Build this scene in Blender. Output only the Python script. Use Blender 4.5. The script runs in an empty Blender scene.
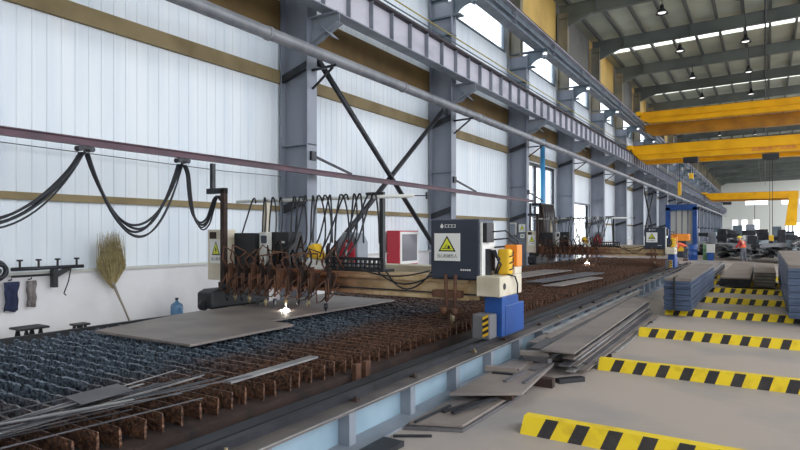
import bpy, bmesh, math, random
from mathutils import Vector, Matrix
random.seed(7)
sc = bpy.context.scene
COL = sc.collection
R = math.radians
ORD = ('first second third fourth fifth sixth seventh eighth ninth tenth eleventh twelfth thirteenth fourteenth fifteenth '
       'sixteenth seventeenth eighteenth nineteenth twentieth twenty-first twenty-second twenty-third twenty-fourth').split()

# ------------------------------------------------------------------ materials
def srgb(r, g, b):
    f = lambda v: (v/255/12.92) if v/255 <= .04045 else ((v/255+.055)/1.055)**2.4
    return (f(r), f(g), f(b), 1)

def mat(name, col, rough=.6, metal=0., col2=None, scale=4., lo=.4, hi=.65, bump=0., bscale=40., stretch=None, spec=.5):
    m = bpy.data.materials.new(name); m.use_nodes = True
    nt = m.node_tree; N = nt.nodes; L = nt.links
    b = N['Principled BSDF']
    b.inputs['Roughness'].default_value = rough
    b.inputs['Metallic'].default_value = metal
    b.inputs['Specular IOR Level'].default_value = spec
    b.inputs['Base Color'].default_value = col
    geo = N.new('ShaderNodeNewGeometry')
    mp = N.new('ShaderNodeMapping'); L.new(geo.outputs['Position'], mp.inputs[0])
    if stretch: mp.inputs['Scale'].default_value = stretch
    if col2:
        n = N.new('ShaderNodeTexNoise'); n.inputs['Scale'].default_value = scale; n.inputs['Detail'].default_value = 6
        L.new(mp.outputs[0], n.inputs['Vector'])
        r = N.new('ShaderNodeMapRange'); r.inputs[1].default_value = lo; r.inputs[2].default_value = hi
        L.new(n.outputs[0], r.inputs[0])
        mx = N.new('ShaderNodeMix'); mx.data_type = 'RGBA'
        mx.inputs[6].default_value = col; mx.inputs[7].default_value = col2
        L.new(r.outputs[0], mx.inputs[0]); L.new(mx.outputs[2], b.inputs['Base Color'])
    if bump:
        n2 = N.new('ShaderNodeTexNoise'); n2.inputs['Scale'].default_value = bscale; n2.inputs['Detail'].default_value = 4
        L.new(mp.outputs[0], n2.inputs['Vector'])
        bp = N.new('ShaderNodeBump'); bp.inputs['Strength'].default_value = bump; bp.inputs['Distance'].default_value = .02
        L.new(n2.outputs[0], bp.inputs['Height']); L.new(bp.outputs[0], b.inputs['Normal'])
    return m

def emit(name, col, s):
    m = bpy.data.materials.new(name); m.use_nodes = True
    b = m.node_tree.nodes['Principled BSDF']
    b.inputs['Base Color'].default_value = (0, 0, 0, 1)
    b.inputs['Emission Color'].default_value = col; b.inputs['Emission Strength'].default_value = s
    return m

M = {}
M['floor'] = mat('concrete_floor', srgb(176, 163, 154), .5, 0, srgb(126, 128, 134), .42, .46, .74, .08, 25)
M['ground'] = mat('pale_ground', srgb(190, 190, 185), .9)
M['plinth'] = mat('white_plaster', srgb(226, 224, 226), .8, 0, srgb(205, 204, 206), .8, .45, .75, .1, 12)
M['sheet'] = mat('white_sheet_steel', srgb(226, 232, 238), .45, 0, srgb(212, 222, 232), .5, .4, .7, stretch=(1, 3, .4))
M['band'] = mat('ochre_girt', srgb(138, 122, 88), .7, 0, srgb(116, 100, 68), 1.2, .4, .7)
M['tan'] = mat('tan_band', srgb(122, 98, 58), .7, 0, srgb(96, 78, 48), 1.0, .4, .7)
M['column'] = mat('grey_column_paint', srgb(136, 142, 154), .5, 0, srgb(116, 122, 136), 1.5, .4, .7, stretch=(1, 1, .3))
M['colup'] = mat('warm_grey_column', srgb(150, 140, 118), .6, 0, srgb(118, 116, 106), .7, .4, .7)
M['yellowwall'] = mat('yellow_panel', srgb(205, 172, 98), .6, 0, srgb(178, 146, 82), .5, .4, .7)
M['greywall'] = mat('grey_panel', srgb(112, 112, 108), .7, 0, srgb(92, 93, 92), .6, .4, .7)
M['girder'] = mat('lavender_grey_paint', srgb(186, 184, 196), .5, 0, srgb(158, 157, 170), 1.3, .45, .7, stretch=(1, .4, 1))
M['darkrail'] = mat('dark_brown_rail', srgb(62, 52, 56), .5, .3, srgb(44, 40, 46), 2)
M['steelgrey'] = mat('mid_grey_paint', srgb(140, 146, 156), .5, 0, srgb(112, 119, 130), 1.4, .4, .7)
M['bluegrey'] = mat('blue_grey_paint', srgb(98, 112, 122), .5, 0, srgb(76, 90, 102), 1.5, .4, .7)
M['pipe'] = mat('grey_pipe', srgb(140, 142, 148), .4, .1, srgb(112, 115, 122), 2, .4, .7)
M['purple'] = mat('maroon_rail', srgb(86, 54, 68), .5, 0, srgb(66, 44, 56), 2)
M['black'] = mat('black_paint', srgb(34, 35, 39), .5)
M['rubber'] = mat('black_rubber', srgb(28, 32, 40), .45)
M['darkmetal'] = mat('dark_metal', srgb(56, 58, 64), .45, .4, srgb(40, 41, 46), 3)
M['roofdeck'] = mat('grey_green_deck', srgb(178, 184, 168), .6, 0, srgb(152, 160, 148), .4, .4, .7)
M['rafter'] = mat('grey_green_rafter', srgb(100, 106, 101), .6, 0, srgb(82, 88, 86), .5, .4, .7)
M['purlin'] = mat('dark_purlin', srgb(80, 84, 82), .6)
M['crane'] = mat('crane_yellow', srgb(238, 180, 20), .4, 0, srgb(220, 160, 14), .7, .45, .7, spec=.3)
M['craneshade'] = mat('crane_yellow_shaded', srgb(190, 138, 36), .5, 0, srgb(160, 112, 34), .7)  # darker copy of the crane yellow, shade on rear girders put into colour
M['yellow'] = mat('sleeper_yellow', srgb(236, 204, 34), .6, 0, srgb(206, 170, 30), 5, .5, .75)
M['blackstripe'] = mat('sleeper_black', srgb(46, 42, 44), .6, 0, srgb(70, 62, 60), 6, .5, .8)
M['rust'] = mat('rusty_steel', srgb(112, 76, 56), .8, .1, srgb(74, 52, 44), 5, .35, .7, .3, 30)
M['darkrust'] = mat('dark_rusty_steel', srgb(66, 48, 42), .8, .1, srgb(42, 34, 33), 5, .35, .7, .3, 30)
M['plate'] = mat('mill_scale_plate', srgb(142, 131, 125), .5, .15, srgb(114, 107, 105), 1.4, .4, .7)
M['plate_d'] = mat('dark_plate', srgb(104, 101, 104), .5, .3, srgb(80, 80, 86), 1.8, .4, .7)
M['bluesteel'] = mat('blue_steel', srgb(82, 97, 124), .5, .1, srgb(62, 75, 100), 1.2, .4, .7)
M['palestrip'] = mat('pale_steel_strip', srgb(168, 166, 166), .4, .4, srgb(128, 128, 132), 3, .4, .7)
M['lightblue'] = mat('light_blue_web', srgb(146, 168, 182), .5, 0, srgb(122, 146, 162), 1.5, .4, .7)
M['brownflange'] = mat('worn_flange', srgb(108, 100, 97), .5, .2, srgb(78, 74, 76), 2)
M['blue'] = mat('machine_blue', srgb(28, 76, 148), .4, 0, srgb(22, 62, 124), 2)
M['postblue'] = mat('pipe_blue', srgb(62, 140, 190), .4)
M['navy'] = mat('navy_enamel', srgb(50, 57, 72), .4, 0, srgb(42, 48, 62), 1.2)
M['beige'] = mat('beige_enamel', srgb(214, 204, 184), .5, 0, srgb(190, 178, 156), 2, .45, .7)
M['ochre_bar'] = mat('dull_yellow_bar', srgb(170, 156, 84), .5)
M['white'] = mat('white_enamel', srgb(232, 232, 228), .5)
M['offwhite'] = mat('grey_white', srgb(196, 196, 190), .5)
M['signyellow'] = mat('sign_yellow', srgb(222, 224, 60), .5)
M['signgreen'] = mat('sign_olive', srgb(150, 160, 40), .5)
M['ink'] = mat('sign_ink', srgb(26, 26, 24), .5)
M['red'] = mat('cabinet_red', srgb(186, 40, 58), .4)
M['orange'] = mat('orange_paint', srgb(236, 140, 40), .5)
M['amber'] = mat('yellow_plastic', srgb(232, 184, 40), .5)
M['grate'] = mat('bed_dark', srgb(40, 38, 42), .9, 0, srgb(58, 46, 42), 4, .4, .7)
M['broom'] = mat('dry_twigs', srgb(166, 152, 108), .9, 0, srgb(134, 120, 84), 9, .35, .7)
M['twig_h'] = mat('broom_handle', srgb(146, 138, 126), .8)
M['navycloth'] = mat('navy_cloth', srgb(44, 52, 82), .9, 0, srgb(34, 40, 66), 8)
M['greycloth'] = mat('grey_brown_cloth', srgb(138, 130, 128), .9, 0, srgb(106, 100, 100), 14)
M['brass'] = mat('brass_clip', srgb(150, 136, 108), .4, .6)
M['concrete'] = mat('clutter_grey', srgb(120, 122, 124), .7, 0, srgb(92, 95, 99), 2)
M['timber'] = mat('pale_timber', srgb(180, 174, 160), .8, 0, srgb(150, 142, 128), 5)
M['skin'] = mat('skin', srgb(196, 146, 118), .6)
M['redcloth'] = mat('red_cloth', srgb(176, 44, 48), .85)
M['orangecloth'] = mat('orange_vest', srgb(240, 110, 74), .8)
M['greytrouser'] = mat('grey_trousers', srgb(92, 96, 104), .9)
M['helmet'] = mat('yellow_helmet', srgb(226, 212, 70), .4)
M['green'] = mat('green_drum', srgb(96, 136, 92), .5)
M['endwall'] = mat('end_wall_paint', srgb(214, 216, 210), .7)
M['lampglint'] = emit('lamp_glint', (1, .97, .9, 1), .6)  # hanging lamps are off; this faint emission stands in for glints on them
M['bracketglow'] = emit('bracket_lamp_glow', (1, 1, 1, 1), 2.0)
M['flame'] = emit('flame', (1, .93, .82, 1), 40.0)

def pane_mat(name, transp, col):
    m = bpy.data.materials.new(name); m.use_nodes = True
    nt = m.node_tree; N = nt.nodes; L = nt.links
    N.remove(N['Principled BSDF'])
    t = N.new('ShaderNodeBsdfTransparent'); t.inputs[0].default_value = (.95, .97, 1, 1)
    d = N.new('ShaderNodeBsdfTranslucent'); d.inputs[0].default_value = col
    mx = N.new('ShaderNodeMixShader'); mx.inputs[0].default_value = transp
    L.new(d.outputs[0], mx.inputs[1]); L.new(t.outputs[0], mx.inputs[2])
    L.new(mx.outputs[0], N['Material Output'].inputs[0])
    return m
M['glass'] = pane_mat('window_glass', .8, (.9, .95, 1, 1))
M['skylight'] = pane_mat('translucent_skylight', .55, (1, .97, .86, 1))
def jug_mat():
    m = bpy.data.materials.new('blue_jug_plastic'); m.use_nodes = True
    b = m.node_tree.nodes['Principled BSDF']
    b.inputs['Base Color'].default_value = srgb(120, 165, 205)
    b.inputs['Roughness'].default_value = .15; b.inputs['Transmission Weight'].default_value = .45
    return m
M['jug'] = jug_mat()

def ramp_mat(name, colA, colA2, colB, colB2, x0, x1, y0=None, y1=None, rough=.6, metal=.1, bump=.4, scale=6, wob=1.2):
    """A towards -X, B (rust) towards +X and, when given, also at large Y: where the steel really is rusty."""
    m = bpy.data.materials.new(name); m.use_nodes = True
    nt = m.node_tree; N = nt.nodes; L = nt.links; b = N['Principled BSDF']
    b.inputs['Roughness'].default_value = rough; b.inputs['Metallic'].default_value = metal
    geo = N.new('ShaderNodeNewGeometry'); sp = N.new('ShaderNodeSeparateXYZ'); L.new(geo.outputs['Position'], sp.inputs[0])
    n = N.new('ShaderNodeTexNoise'); n.inputs['Scale'].default_value = scale; n.inputs['Detail'].default_value = 5
    L.new(geo.outputs['Position'], n.inputs['Vector'])
    n3 = N.new('ShaderNodeTexNoise'); n3.inputs['Scale'].default_value = 1.3; n3.inputs['Detail'].default_value = 3
    L.new(geo.outputs['Position'], n3.inputs['Vector'])
    w = N.new('ShaderNodeMath'); w.operation = 'MULTIPLY_ADD'; w.inputs[1].default_value = wob
    L.new(n3.outputs[0], w.inputs[0]); L.new(sp.outputs[0], w.inputs[2])
    r = N.new('ShaderNodeMapRange'); r.interpolation_type = 'SMOOTHSTEP'
    r.inputs[1].default_value = x0+wob*.5; r.inputs[2].default_value = x1+wob*.5
    L.new(w.outputs[0], r.inputs[0]); fac = r.outputs[0]
    if y0 is not None:
        r2 = N.new('ShaderNodeMapRange'); r2.interpolation_type = 'SMOOTHSTEP'
        r2.inputs[1].default_value = y0; r2.inputs[2].default_value = y1
        L.new(sp.outputs[1], r2.inputs[0])
        mxx = N.new('ShaderNodeMath'); mxx.operation = 'MAXIMUM'
        L.new(fac, mxx.inputs[0]); L.new(r2.outputs[0], mxx.inputs[1]); fac = mxx.outputs[0]
    rr = N.new('ShaderNodeMapRange'); rr.inputs[1].default_value = .38; rr.inputs[2].default_value = .66
    L.new(n.outputs[0], rr.inputs[0])
    def mix(a, c):
        k = N.new('ShaderNodeMix'); k.data_type = 'RGBA'
        k.inputs[6].default_value = a; k.inputs[7].default_value = c; L.new(rr.outputs[0], k.inputs[0]); return k
    A = mix(colA, colA2); B = mix(colB, colB2)
    k = N.new('ShaderNodeMix'); k.data_type = 'RGBA'
    L.new(fac, k.inputs[0]); L.new(A.outputs[2], k.inputs[6]); L.new(B.outputs[2], k.inputs[7])
    L.new(k.outputs[2], b.inputs['Base Color'])
    n2 = N.new('ShaderNodeTexNoise'); n2.inputs['Scale'].default_value = 28
    L.new(geo.outputs['Position'], n2.inputs['Vector'])
    bp = N.new('ShaderNodeBump'); bp.inputs['Strength'].default_value = bump; bp.inputs['Distance'].default_value = .03
    L.new(n2.outputs[0], bp.inputs['Height']); L.new(bp.outputs[0], b.inputs['Normal'])
    return m
M['slat'] = ramp_mat('slagged_slat', srgb(40, 49, 62), srgb(134, 150, 166), srgb(66, 48, 42), srgb(138, 100, 78), -6.2, -5.0, 8.0, 12.5, .42, .4, .8, 24)  # pale grain in the slag colour also stands in for glints
M['beam'] = ramp_mat('worn_beam_paint', srgb(140, 86, 54), srgb(84, 56, 42), srgb(212, 188, 148), srgb(192, 156, 112), -6.9, -4.9, rough=.55, metal=0, bump=.1)

# ------------------------------------------------------------------ mesh builder
class MB:
    def __init__(s): s.v = []; s.f = []; s.m = []; s.s = []
    def add(s, vs, fs, mi=0, smooth=False):
        o = len(s.v); s.v += [tuple(v) for v in vs]
        for f in fs: s.f.append(tuple(o+i for i in f)); s.m.append(mi); s.s.append(smooth)
        return s
    def box(s, x0, x1, y0, y1, z0, z1, mi=0):
        v = [(x, y, z) for z in (z0, z1) for y in (y0, y1) for x in (x0, x1)]
        return s.add(v, [(0, 2, 3, 1), (4, 5, 7, 6), (0, 1, 5, 4), (2, 6, 7, 3), (0, 4, 6, 2), (1, 3, 7, 5)], mi)
    def bar(s, p, q, w, h, mi=0, up=(0, 0, 1)):
        """box of section w x h from p to q"""
        p = Vector(p); q = Vector(q); d = (q-p).normalized(); u = Vector(up)
        if abs(d.dot(u)) > .99: u = Vector((1, 0, 0))
        a = d.cross(u).normalized()*w/2; b = a.cross(d).normalized()*h/2
        vs = [e+i*a+j*b for e in (p, q) for j in (-1, 1) for i in (-1, 1)]
        return s.add(vs, [(0, 2, 3, 1), (4, 5, 7, 6), (0, 1, 5, 4), (2, 6, 7, 3), (0, 4, 6, 2), (1, 3, 7, 5)], mi)
    def tube(s, path, r, n=10, mi=0, cap=True):
        P = [Vector(p) for p in path]; k = len(P); rr = r if isinstance(r, (list, tuple)) else [r]*k
        t0 = (P[1]-P[0]).normalized(); u = Vector((0, 0, 1)) if abs(t0.z) < .95 else Vector((1, 0, 0))
        a = t0.cross(u).normalized(); vs = []
        for i in range(k):
            t = (P[min(i+1, k-1)]-P[max(i-1, 0)]).normalized()
            a = (a-t*a.dot(t)).normalized(); b = t.cross(a)
            for j in range(n):
                an = 2*math.pi*j/n; vs.append(P[i]+rr[i]*(math.cos(an)*a+math.sin(an)*b))
        fs = [(i*n+j, i*n+(j+1) % n, (i+1)*n+(j+1) % n, (i+1)*n+j) for i in range(k-1) for j in range(n)]
        s.add(vs, fs, mi, True)
        if cap:
            o = len(s.v)-len(vs)
            s.f += [tuple(o+j for j in range(n))[::-1], tuple(o+(k-1)*n+j for j in range(n))]; s.m += [mi]*2; s.s += [False]*2
        return s
    def lathe(s, prof, c, n=16, mi=0):
        vs = [(c[0]+r*math.cos(2*math.pi*j/n), c[1]+r*math.sin(2*math.pi*j/n), c[2]+z) for r, z in prof for j in range(n)]
        k = len(prof)
        s.add(vs, [(i*n+j, i*n+(j+1) % n, (i+1)*n+(j+1) % n, (i+1)*n+j) for i in range(k-1) for j in range(n)], mi, True)
        o = len(s.v)-len(vs)
        s.f += [tuple(o+j for j in range(n))[::-1], tuple(o+(k-1)*n+j for j in range(n))]; s.m += [mi]*2; s.s += [False]*2
        return s
    def prism(s, poly, ax, a, b, mi=0):
        """polygon (two coordinates) extruded along axis ax from a to b"""
        def P(u, v, w): return {'x': (w, u, v), 'y': (u, w, v), 'z': (u, v, w)}[ax]
        n = len(poly); vs = [P(u, v, a) for u, v in poly]+[P(u, v, b) for u, v in poly]
        return s.add(vs, [tuple(range(n))[::-1], tuple(range(n, 2*n))]+[(i, (i+1) % n, n+(i+1) % n, n+i) for i in range(n)], mi)
    def ibeam_y(s, x, y0, y1, z0, z1, w, tf, tw, mi=0):
        s.box(x-w/2, x+w/2, y0, y1, z0, z0+tf, mi); s.box(x-w/2, x+w/2, y0, y1, z1-tf, z1, mi)
        return s.box(x-tw/2, x+tw/2, y0, y1, z0+tf, z1-tf, mi)
    def text(s, body, size, o, ux, uy, mi=0, depth=.002, width=None):
        cu = bpy.data.curves.new('t', 'FONT'); cu.body = body; cu.size = 1; cu.align_x = 'CENTER'; cu.align_y = 'CENTER'; cu.resolution_u = 2
        ob = bpy.data.objects.new('t', cu); COL.objects.link(ob)
        bpy.context.view_layer.update()
        me = ob.evaluated_get(bpy.context.evaluated_depsgraph_get()).to_mesh()
        ux = Vector(ux); uy = Vector(uy); nn = ux.cross(uy); o = Vector(o)
        xs = [v.co.x for v in me.vertices]; k = size
        kx = width/(max(xs)-min(xs)) if width else k
        s.add([o+ux*v.co.x*kx+uy*v.co.y*k+nn*depth for v in me.vertices], [tuple(p.vertices) for p in me.polygons], mi)
        ob.to_mesh_clear() if False else None
        bpy.data.objects.remove(ob); bpy.data.curves.remove(cu)
        return s
    def build(s, name, mats, parent=None, bevel=0., label=None):
        me = bpy.data.meshes.new(name)
        off = Vector((0, 0, 0)); p = parent
        while p is not None: off += p.location; p = p.parent
        me.from_pydata([tuple(Vector(v)-off) for v in s.v], [], s.f)
        for m in (mats if isinstance(mats, (list, tuple)) else [mats]): me.materials.append(M[m] if isinstance(m, str) else m)
        me.polygons.foreach_set('material_index', s.m); me.polygons.foreach_set('use_smooth', s.s)
        me.update()
        o = bpy.data.objects.new(name, me); COL.objects.link(o)
        if parent is not None: o.parent = parent
        if bevel:
            b = o.modifiers.new('edge', 'BEVEL'); b.width = bevel; b.segments = 2; b.limit_method = 'ANGLE'
        if label: o['label'] = label
        return o

def tag(o, label, cat, group=None, kind=None):
    o['label'] = label; o['category'] = cat
    if group: o['group'] = group
    if kind: o['kind'] = kind
    return o
def thing(name, loc, label, cat, group=None, kind=None):
    o = bpy.data.objects.new(name, None); COL.objects.link(o); o.location = loc; o.empty_display_size = .2
    return tag(o, label, cat, group, kind)
def one(name, mb, mats, label, cat, group=None, kind=None, bevel=0.):
    return tag(mb.build(name, mats, bevel=bevel), label, cat, group, kind)
def copy_tree(o, parent=None):
    c = o.copy(); COL.objects.link(c)
    if parent is not None: c.parent = parent
    for ch in list(o.children): copy_tree(ch, c)
    return c
def struct(name, mb, mats, label, cat='building'):
    return tag(mb.build(name, mats), label, cat, None, 'structure')

XW = -11.7                                   # inner face of the long wall
Y0, Y1 = -16.0, 200.0
BAY = 8.6
CY = [12.05+BAY*i for i in range(22)]        # near edge of every wall column
def holes_wall(mb, ax, pos, th, u0, u1, v0, v1, holes, mi=0):
    us = sorted({u0, u1, *[h[0] for h in holes], *[h[1] for h in holes]}); vs = sorted({v0, v1, *[h[2] for h in holes], *[h[3] for h in holes]})
    for a, b in zip(us, us[1:]):
        run = None
        for c, d in zip(vs, vs[1:]):
            if any(h[0] <= a and b <= h[1] and h[2] <= c and d <= h[3] for h in holes):
                continue
            if ax == 'x': mb.box(pos-th, pos, a, b, c, d, mi)
            else: mb.box(a, b, pos, pos+th, c, d, mi)
    return mb

# ------------------------------------------------------------------ building shell
struct('floor', MB().box(XW-.3, 40, Y0-10, Y1+.5, -.2, 0), 'floor', 'grey stained concrete factory floor', 'floor')
struct('ground', MB().box(-160, XW-.3, -80, Y1+120, -.25, -.06), 'ground', 'pale ground outside the long wall', 'ground')
DOOR_A = (30.3, 37.4, 0., 6.1); DOOR_B = (39.1, 46.2, 0., 4.05)
wins = []
for i in range(-3, 21):
    a = 12.05+BAY*i
    wins.append((a+.7, a+BAY-.25, 11.5, 13.6))
struct('wall_left', holes_wall(MB(), 'x', XW-.06, .22, Y0, Y1, 0, 13.7, [DOOR_A, DOOR_B]+wins), 'sheet', 'long white factory wall behind the columns', 'wall')
# corrugated inner sheet: trapezoid ribs
def corrugated(y0, y1, z0, z1, x=XW, pitch=.27):
    mb = MB(); pts = []; y = y0
    while y < y1-.001:
        for dy, dx in ((0, 0), (.215, 0), (.225, .012), (.255, .012), (.27, 0)):
            if dy < .27: pts.append((min(y+dy, y1), x+dx))
        y += pitch
    pts.append((y1, x))
    n = len(pts)
    vs = [(px, py, z) for z in (z0, z1) for py, px in pts]
    return mb.add(vs, [(i, i+1, n+i+1, n+i) for i in range(n-1)])
sheet = MB()
for a, b, c, d in [(Y0, DOOR_A[0], 1.25, 11.5), (DOOR_A[0], DOOR_A[1], DOOR_A[3], 11.5), (DOOR_A[1], DOOR_B[0], 1.25, 11.5),
                   (DOOR_B[0], DOOR_B[1], DOOR_B[3], 11.5), (DOOR_B[1], Y1, 1.25, 11.5)]:
    cm = corrugated(a, b, c, d); sheet.add(cm.v, cm.f)
struct('wall_left_cladding', sheet, 'sheet', 'white ribbed steel cladding on the long wall', 'wall')
pl = MB(); segs = [(Y0, DOOR_A[0]), (DOOR_A[1], DOOR_B[0]), (DOOR_B[1], Y1)]
for a, b in segs: pl.box(XW-.05, XW+.10, a, b, 0, 1.2)
struct('wall_left_plinth', pl, 'plinth', 'white plastered plinth along the foot of the wall', 'wall')
cp = MB()
for a, b in segs: cp.box(XW-.05, XW+.16, a, b, 1.2, 1.255)
struct('trim_1', cp, 'offwhite', 'thin pale ledge capping the white plinth', 'trim')
def girt(n, z0, z1, m, lab, dep=.1):
    mb = MB()
    for a, b in [(Y0, DOOR_A[0]), (DOOR_A[0], DOOR_A[1]), (DOOR_A[1], DOOR_B[0]), (DOOR_B[0], DOOR_B[1]), (DOOR_B[1], Y1)]:
        if z0 < 5 and (a in (DOOR_A[0],)): continue
        if z0 < 4 and a == DOOR_B[0]: continue
        mb.box(XW-.02, XW+dep, a, b, z0, z1)
    struct(n, mb, m, lab, 'trim')
girt('trim_2', 2.6, 2.74, 'band', 'narrow ochre wall rail low on the white cladding')
girt('trim_3', 6.2, 6.56, 'band', 'broad ochre wall rail halfway up the cladding')
girt('trim_4', 7.45, 8.55, 'tan', 'wide tan band on the wall below the crane runway', .06)
for k, i in enumerate(range(1, 21)):
    a = 12.05+BAY*i; y0, y1 = a+.7, a+BAY-.25
    fr = MB()
    fr.box(XW-.2, XW+.02, y0, y1, 11.5, 11.62).box(XW-.2, XW+.02, y0, y1, 13.48, 13.6)
    for q in range(2):
        yy = y0+(y1-y0-.1)*(q*.92+.08*q); fr.box(XW-.2, XW+.0, yy, yy+.1, 11.62, 13.48)
    w = struct('window_%d' % (k+1), fr, 'bluegrey', 'high strip window in the long wall, %s bay' % (ORD[k]), 'window')
    MB().box(XW-.12, XW-.1, y0+.02, y1-.02, 11.6, 13.5).build('pane', 'glass', w)
# doors: bright gates in the wall
fr = MB(); a, b, c, d = DOOR_A
for yy in (a, a+1.75, a+3.5, a+5.25, b-.14): fr.box(XW-.2, XW+.04, yy, yy+.14, 0, d)
fr.box(XW-.2, XW+.04, a, b, d-.16, d).box(XW-.2, XW+.04, a, b, 2.9, 3.0)
w = struct('window_21', fr, 'darkmetal', 'tall bright glazed gate in the wall beside the blue pipe', 'window')
MB().box(XW-.1, XW-.08, a+.02, b-.02, .02, d-.02).build('pane', 'glass', w)
a, b, c, d = DOOR_B
fr = MB().box(XW-.2, XW+.06, a-.12, a, 0, d+.12).box(XW-.2, XW+.06, b, b+.12, 0, d+.12).box(XW-.2, XW+.06, a, b, d, d+.12)
struct('door_1', fr, 'steelgrey', 'open gateway in the long wall letting in daylight', 'door')
# upper wall above the windows: yellow panels in some bays
ZE = 16.9
for i in range(-3, 22):
    a = 12.05+BAY*i; m = 'yellowwall' if i in (2, 4, 6, 8) else 'greywall'
    struct('wall_left_upper' if i == -3 else 'wall_left_upper.%03d' % (i+3), MB().box(XW-.2, XW, a, a+BAY if i < 21 else Y1, 13.6, ZE+.6), m,
           ('yellow' if m == 'yellowwall' else 'dark grey') + ' wall panel under the eaves, %s bay' % ORD[max(0, min(i+3, 23))], 'wall')
# far end wall with bright openings
eh = [(-8.3, -6.9, 1.6, 5.6), (-5.9, -4.5, 1.6, 5.6), (-3.0, -1.4, 1.6, 5.6), (5.0, 14.0, 0, 4.6), (-5, .6, 10.0, 11.4), (4.0, 6.3, 10.0, 11.4), (8.3, 15, 10.0, 11.4)]
struct('wall_back', holes_wall(MB(), 'y', Y1, .3, XW, 40, 0, 18.5, eh), 'endwall', 'pale end wall far down the hall with bright openings', 'wall')

struct('wall_unseen_front', MB().box(XW-.2, 13.0, Y0-.3, Y0, 0, 17.0), 'endwall', 'unseen pale end wall behind the camera, added to block light', 'wall')  # unseen wall, added to keep light from behind off the columns

# columns
cgrp = 'grey columns along the long wall'
def make_column(y, i):
    t = thing('column', (XW+.02, y+.2, 0), 'grey steel H column on the long wall, %s from the near end' % ORD[i], 'column', cgrp, 'structure')
    xf = -10.58
    b = MB(); b.box(xf-.03, xf, y, y+.4, 0, 11.3).box(XW+.11, XW+.15, y, y+.4, 0, 11.3).box(XW+.15, xf-.03, y+.185, y+.215, 0, 11.3)
    b.box(XW+.15, xf, y+.02, y+.38, 8.9, 8.95).box(XW+.15, xf, y+.02, y+.38, 4.4, 4.43)
    b.build('shaft', 'column', t)
    u = MB(); u.box(-10.95, -10.92, y, y+.4, 11.3, 16.4).box(XW+.11, XW+.15, y, y+.4, 11.3, 16.4).box(XW+.15, -10.95, y+.185, y+.215, 11.3, 16.4)
    u.build('upper_shaft', 'colup' if i >= 2 else 'bluegrey', t)
    # bracket for the lower runway
    c = MB(); c.prism([(xf, 7.15), (xf, 7.86), (-9.62, 7.86), (-9.62, 7.62), (-10.2, 7.18)], 'y', y+.19, y+.21)
    c.box(xf, -9.6, y+.05, y+.35, 7.84, 7.88).bar((xf, y+.2, 7.16), (-9.62, y+.2, 7.6), .3, .02)
    c.bar((-10.2, y+.2, 7.6), (-9.75, y+.2, 7.2), .25, .02)
    c.build('runway_bracket', 'steelgrey', t)
    # curved corbel for the upper runway
    pts = [(-10.6, 10.1)]
    for k in range(8):
        an = math.pi/2*k/7; pts.append((-9.78-.8*math.cos(an), 10.25+.8*math.sin(an)))
    pts += [(-9.55, 11.05), (-9.55, 11.44), (-10.6, 11.44)]
    k = MB(); k.prism(pts, 'y', y+.17, y+.23); k.box(XW+.15, -9.5, y+.05, y+.35, 11.42, 11.475); k.box(XW+.15, -10.2, y+.02, y+.38, 10.62, 10.68); k.box(XW+.15, -10.56, y, y+.4, 9.9, 9.95)
    k.box(-9.78, -9.72, y+.02, y+.38, 11.0, 11.42)
    k.build('corbel', 'bluegrey', t)
    g = MB()
    for z in (6.35, 2.67): g.bar((XW+.12, y+.08, z-.05), (xf-.03, y+.08, z+.26), .1, .2)
    g.build('knee_brace', 'darkmetal', t)
    p = MB(); p.box(XW+.02, xf+.1, y-.1, y+.5, 0, .03); p.build('base_plate', 'darkmetal', t)
    return t
for i, y in enumerate(CY): make_column(y, i)

# braces between the first two columns and further bays
def brace(i, lab):
    a, b = CY[i]+.5, CY[i+1]-.1
    t = thing('cross_brace', (-10.75, (a+b)/2, 0), lab, 'brace', None, 'structure')
    MB().tube([(-10.7, a, 6.95), (-10.7, b, .55)], .085, 12).build('diagonal', 'darkmetal', t)
    MB().tube([(-10.82, a, .75), (-10.82, b, 6.95)], .085, 12).build('diagonal', 'darkmetal', t)
    g = MB()
    for y, s in ((a, 1), (b, -1)):
        g.prism([(y-.1*s, 7.15), (y-.1*s, 6.6), (y+.35*s, 6.75), (y+.15*s, 7.1)], 'x', -10.78, -10.74)
    g.build('gusset', 'darkmetal', t)
brace(0, 'dark tubular cross brace between the two nearest columns')
brace(6, 'dark tubular cross brace beyond the far gantry')

# runway beams
def runway(name, x, z0, z1, w, lab, web, fl, rail, step, y0):
    t = thing(name, (x, 0, z0), lab, 'crane runway', None, 'structure')
    b = MB().box(x-.01, x+.01, Y0, Y1-.5, z0+.03, z1-.03)
    y = y0
    while y < Y1-1:
        y += step
    b.build('web', web, t)
    s = MB(); y = y0
    while y < Y1-1: s.box(x+.01, x+w/2-.06, y, y+.022, z0+.03, z1-.03); y += step
    s.build('stiffener', fl, t)
    MB().box(x-w/2, x+w/2, Y0, Y1-.5, z0, z0+.035).build('bottom_flange', fl, t)
    MB().box(x-w/2, x+w/2, Y0, Y1-.5, z1-.05, z1).build('top_flange', rail, t)
    MB().box(x-.05, x+.05, Y0, Y1-.5, z1, z1+.14).build('rail', rail, t)
    return t
runway('runway_beam', -9.9, 7.88, 8.85, .42, 'lavender grey crane runway beam with upright stiffeners above the pipe', 'girder', 'steelgrey', 'darkrail', 1.1, -15.7)
t = runway('runway_beam', -9.95, 11.48, 12.35, .5, 'blue grey upper crane runway beam below the yellow wall panels', 'bluegrey', 'steelgrey', 'girder', 5.8, -15)  # top flange and rail coloured paler to stand for light on them
MB().box(-9.94, -9.74, Y0, Y1-.5, 11.86, 11.89).build('mid_angle', 'steelgrey', t)
MB().box(-9.90, -9.78, Y0, Y1-.5, 12.36, 12.5).build('rail_cover', 'darkrail', t)
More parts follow.
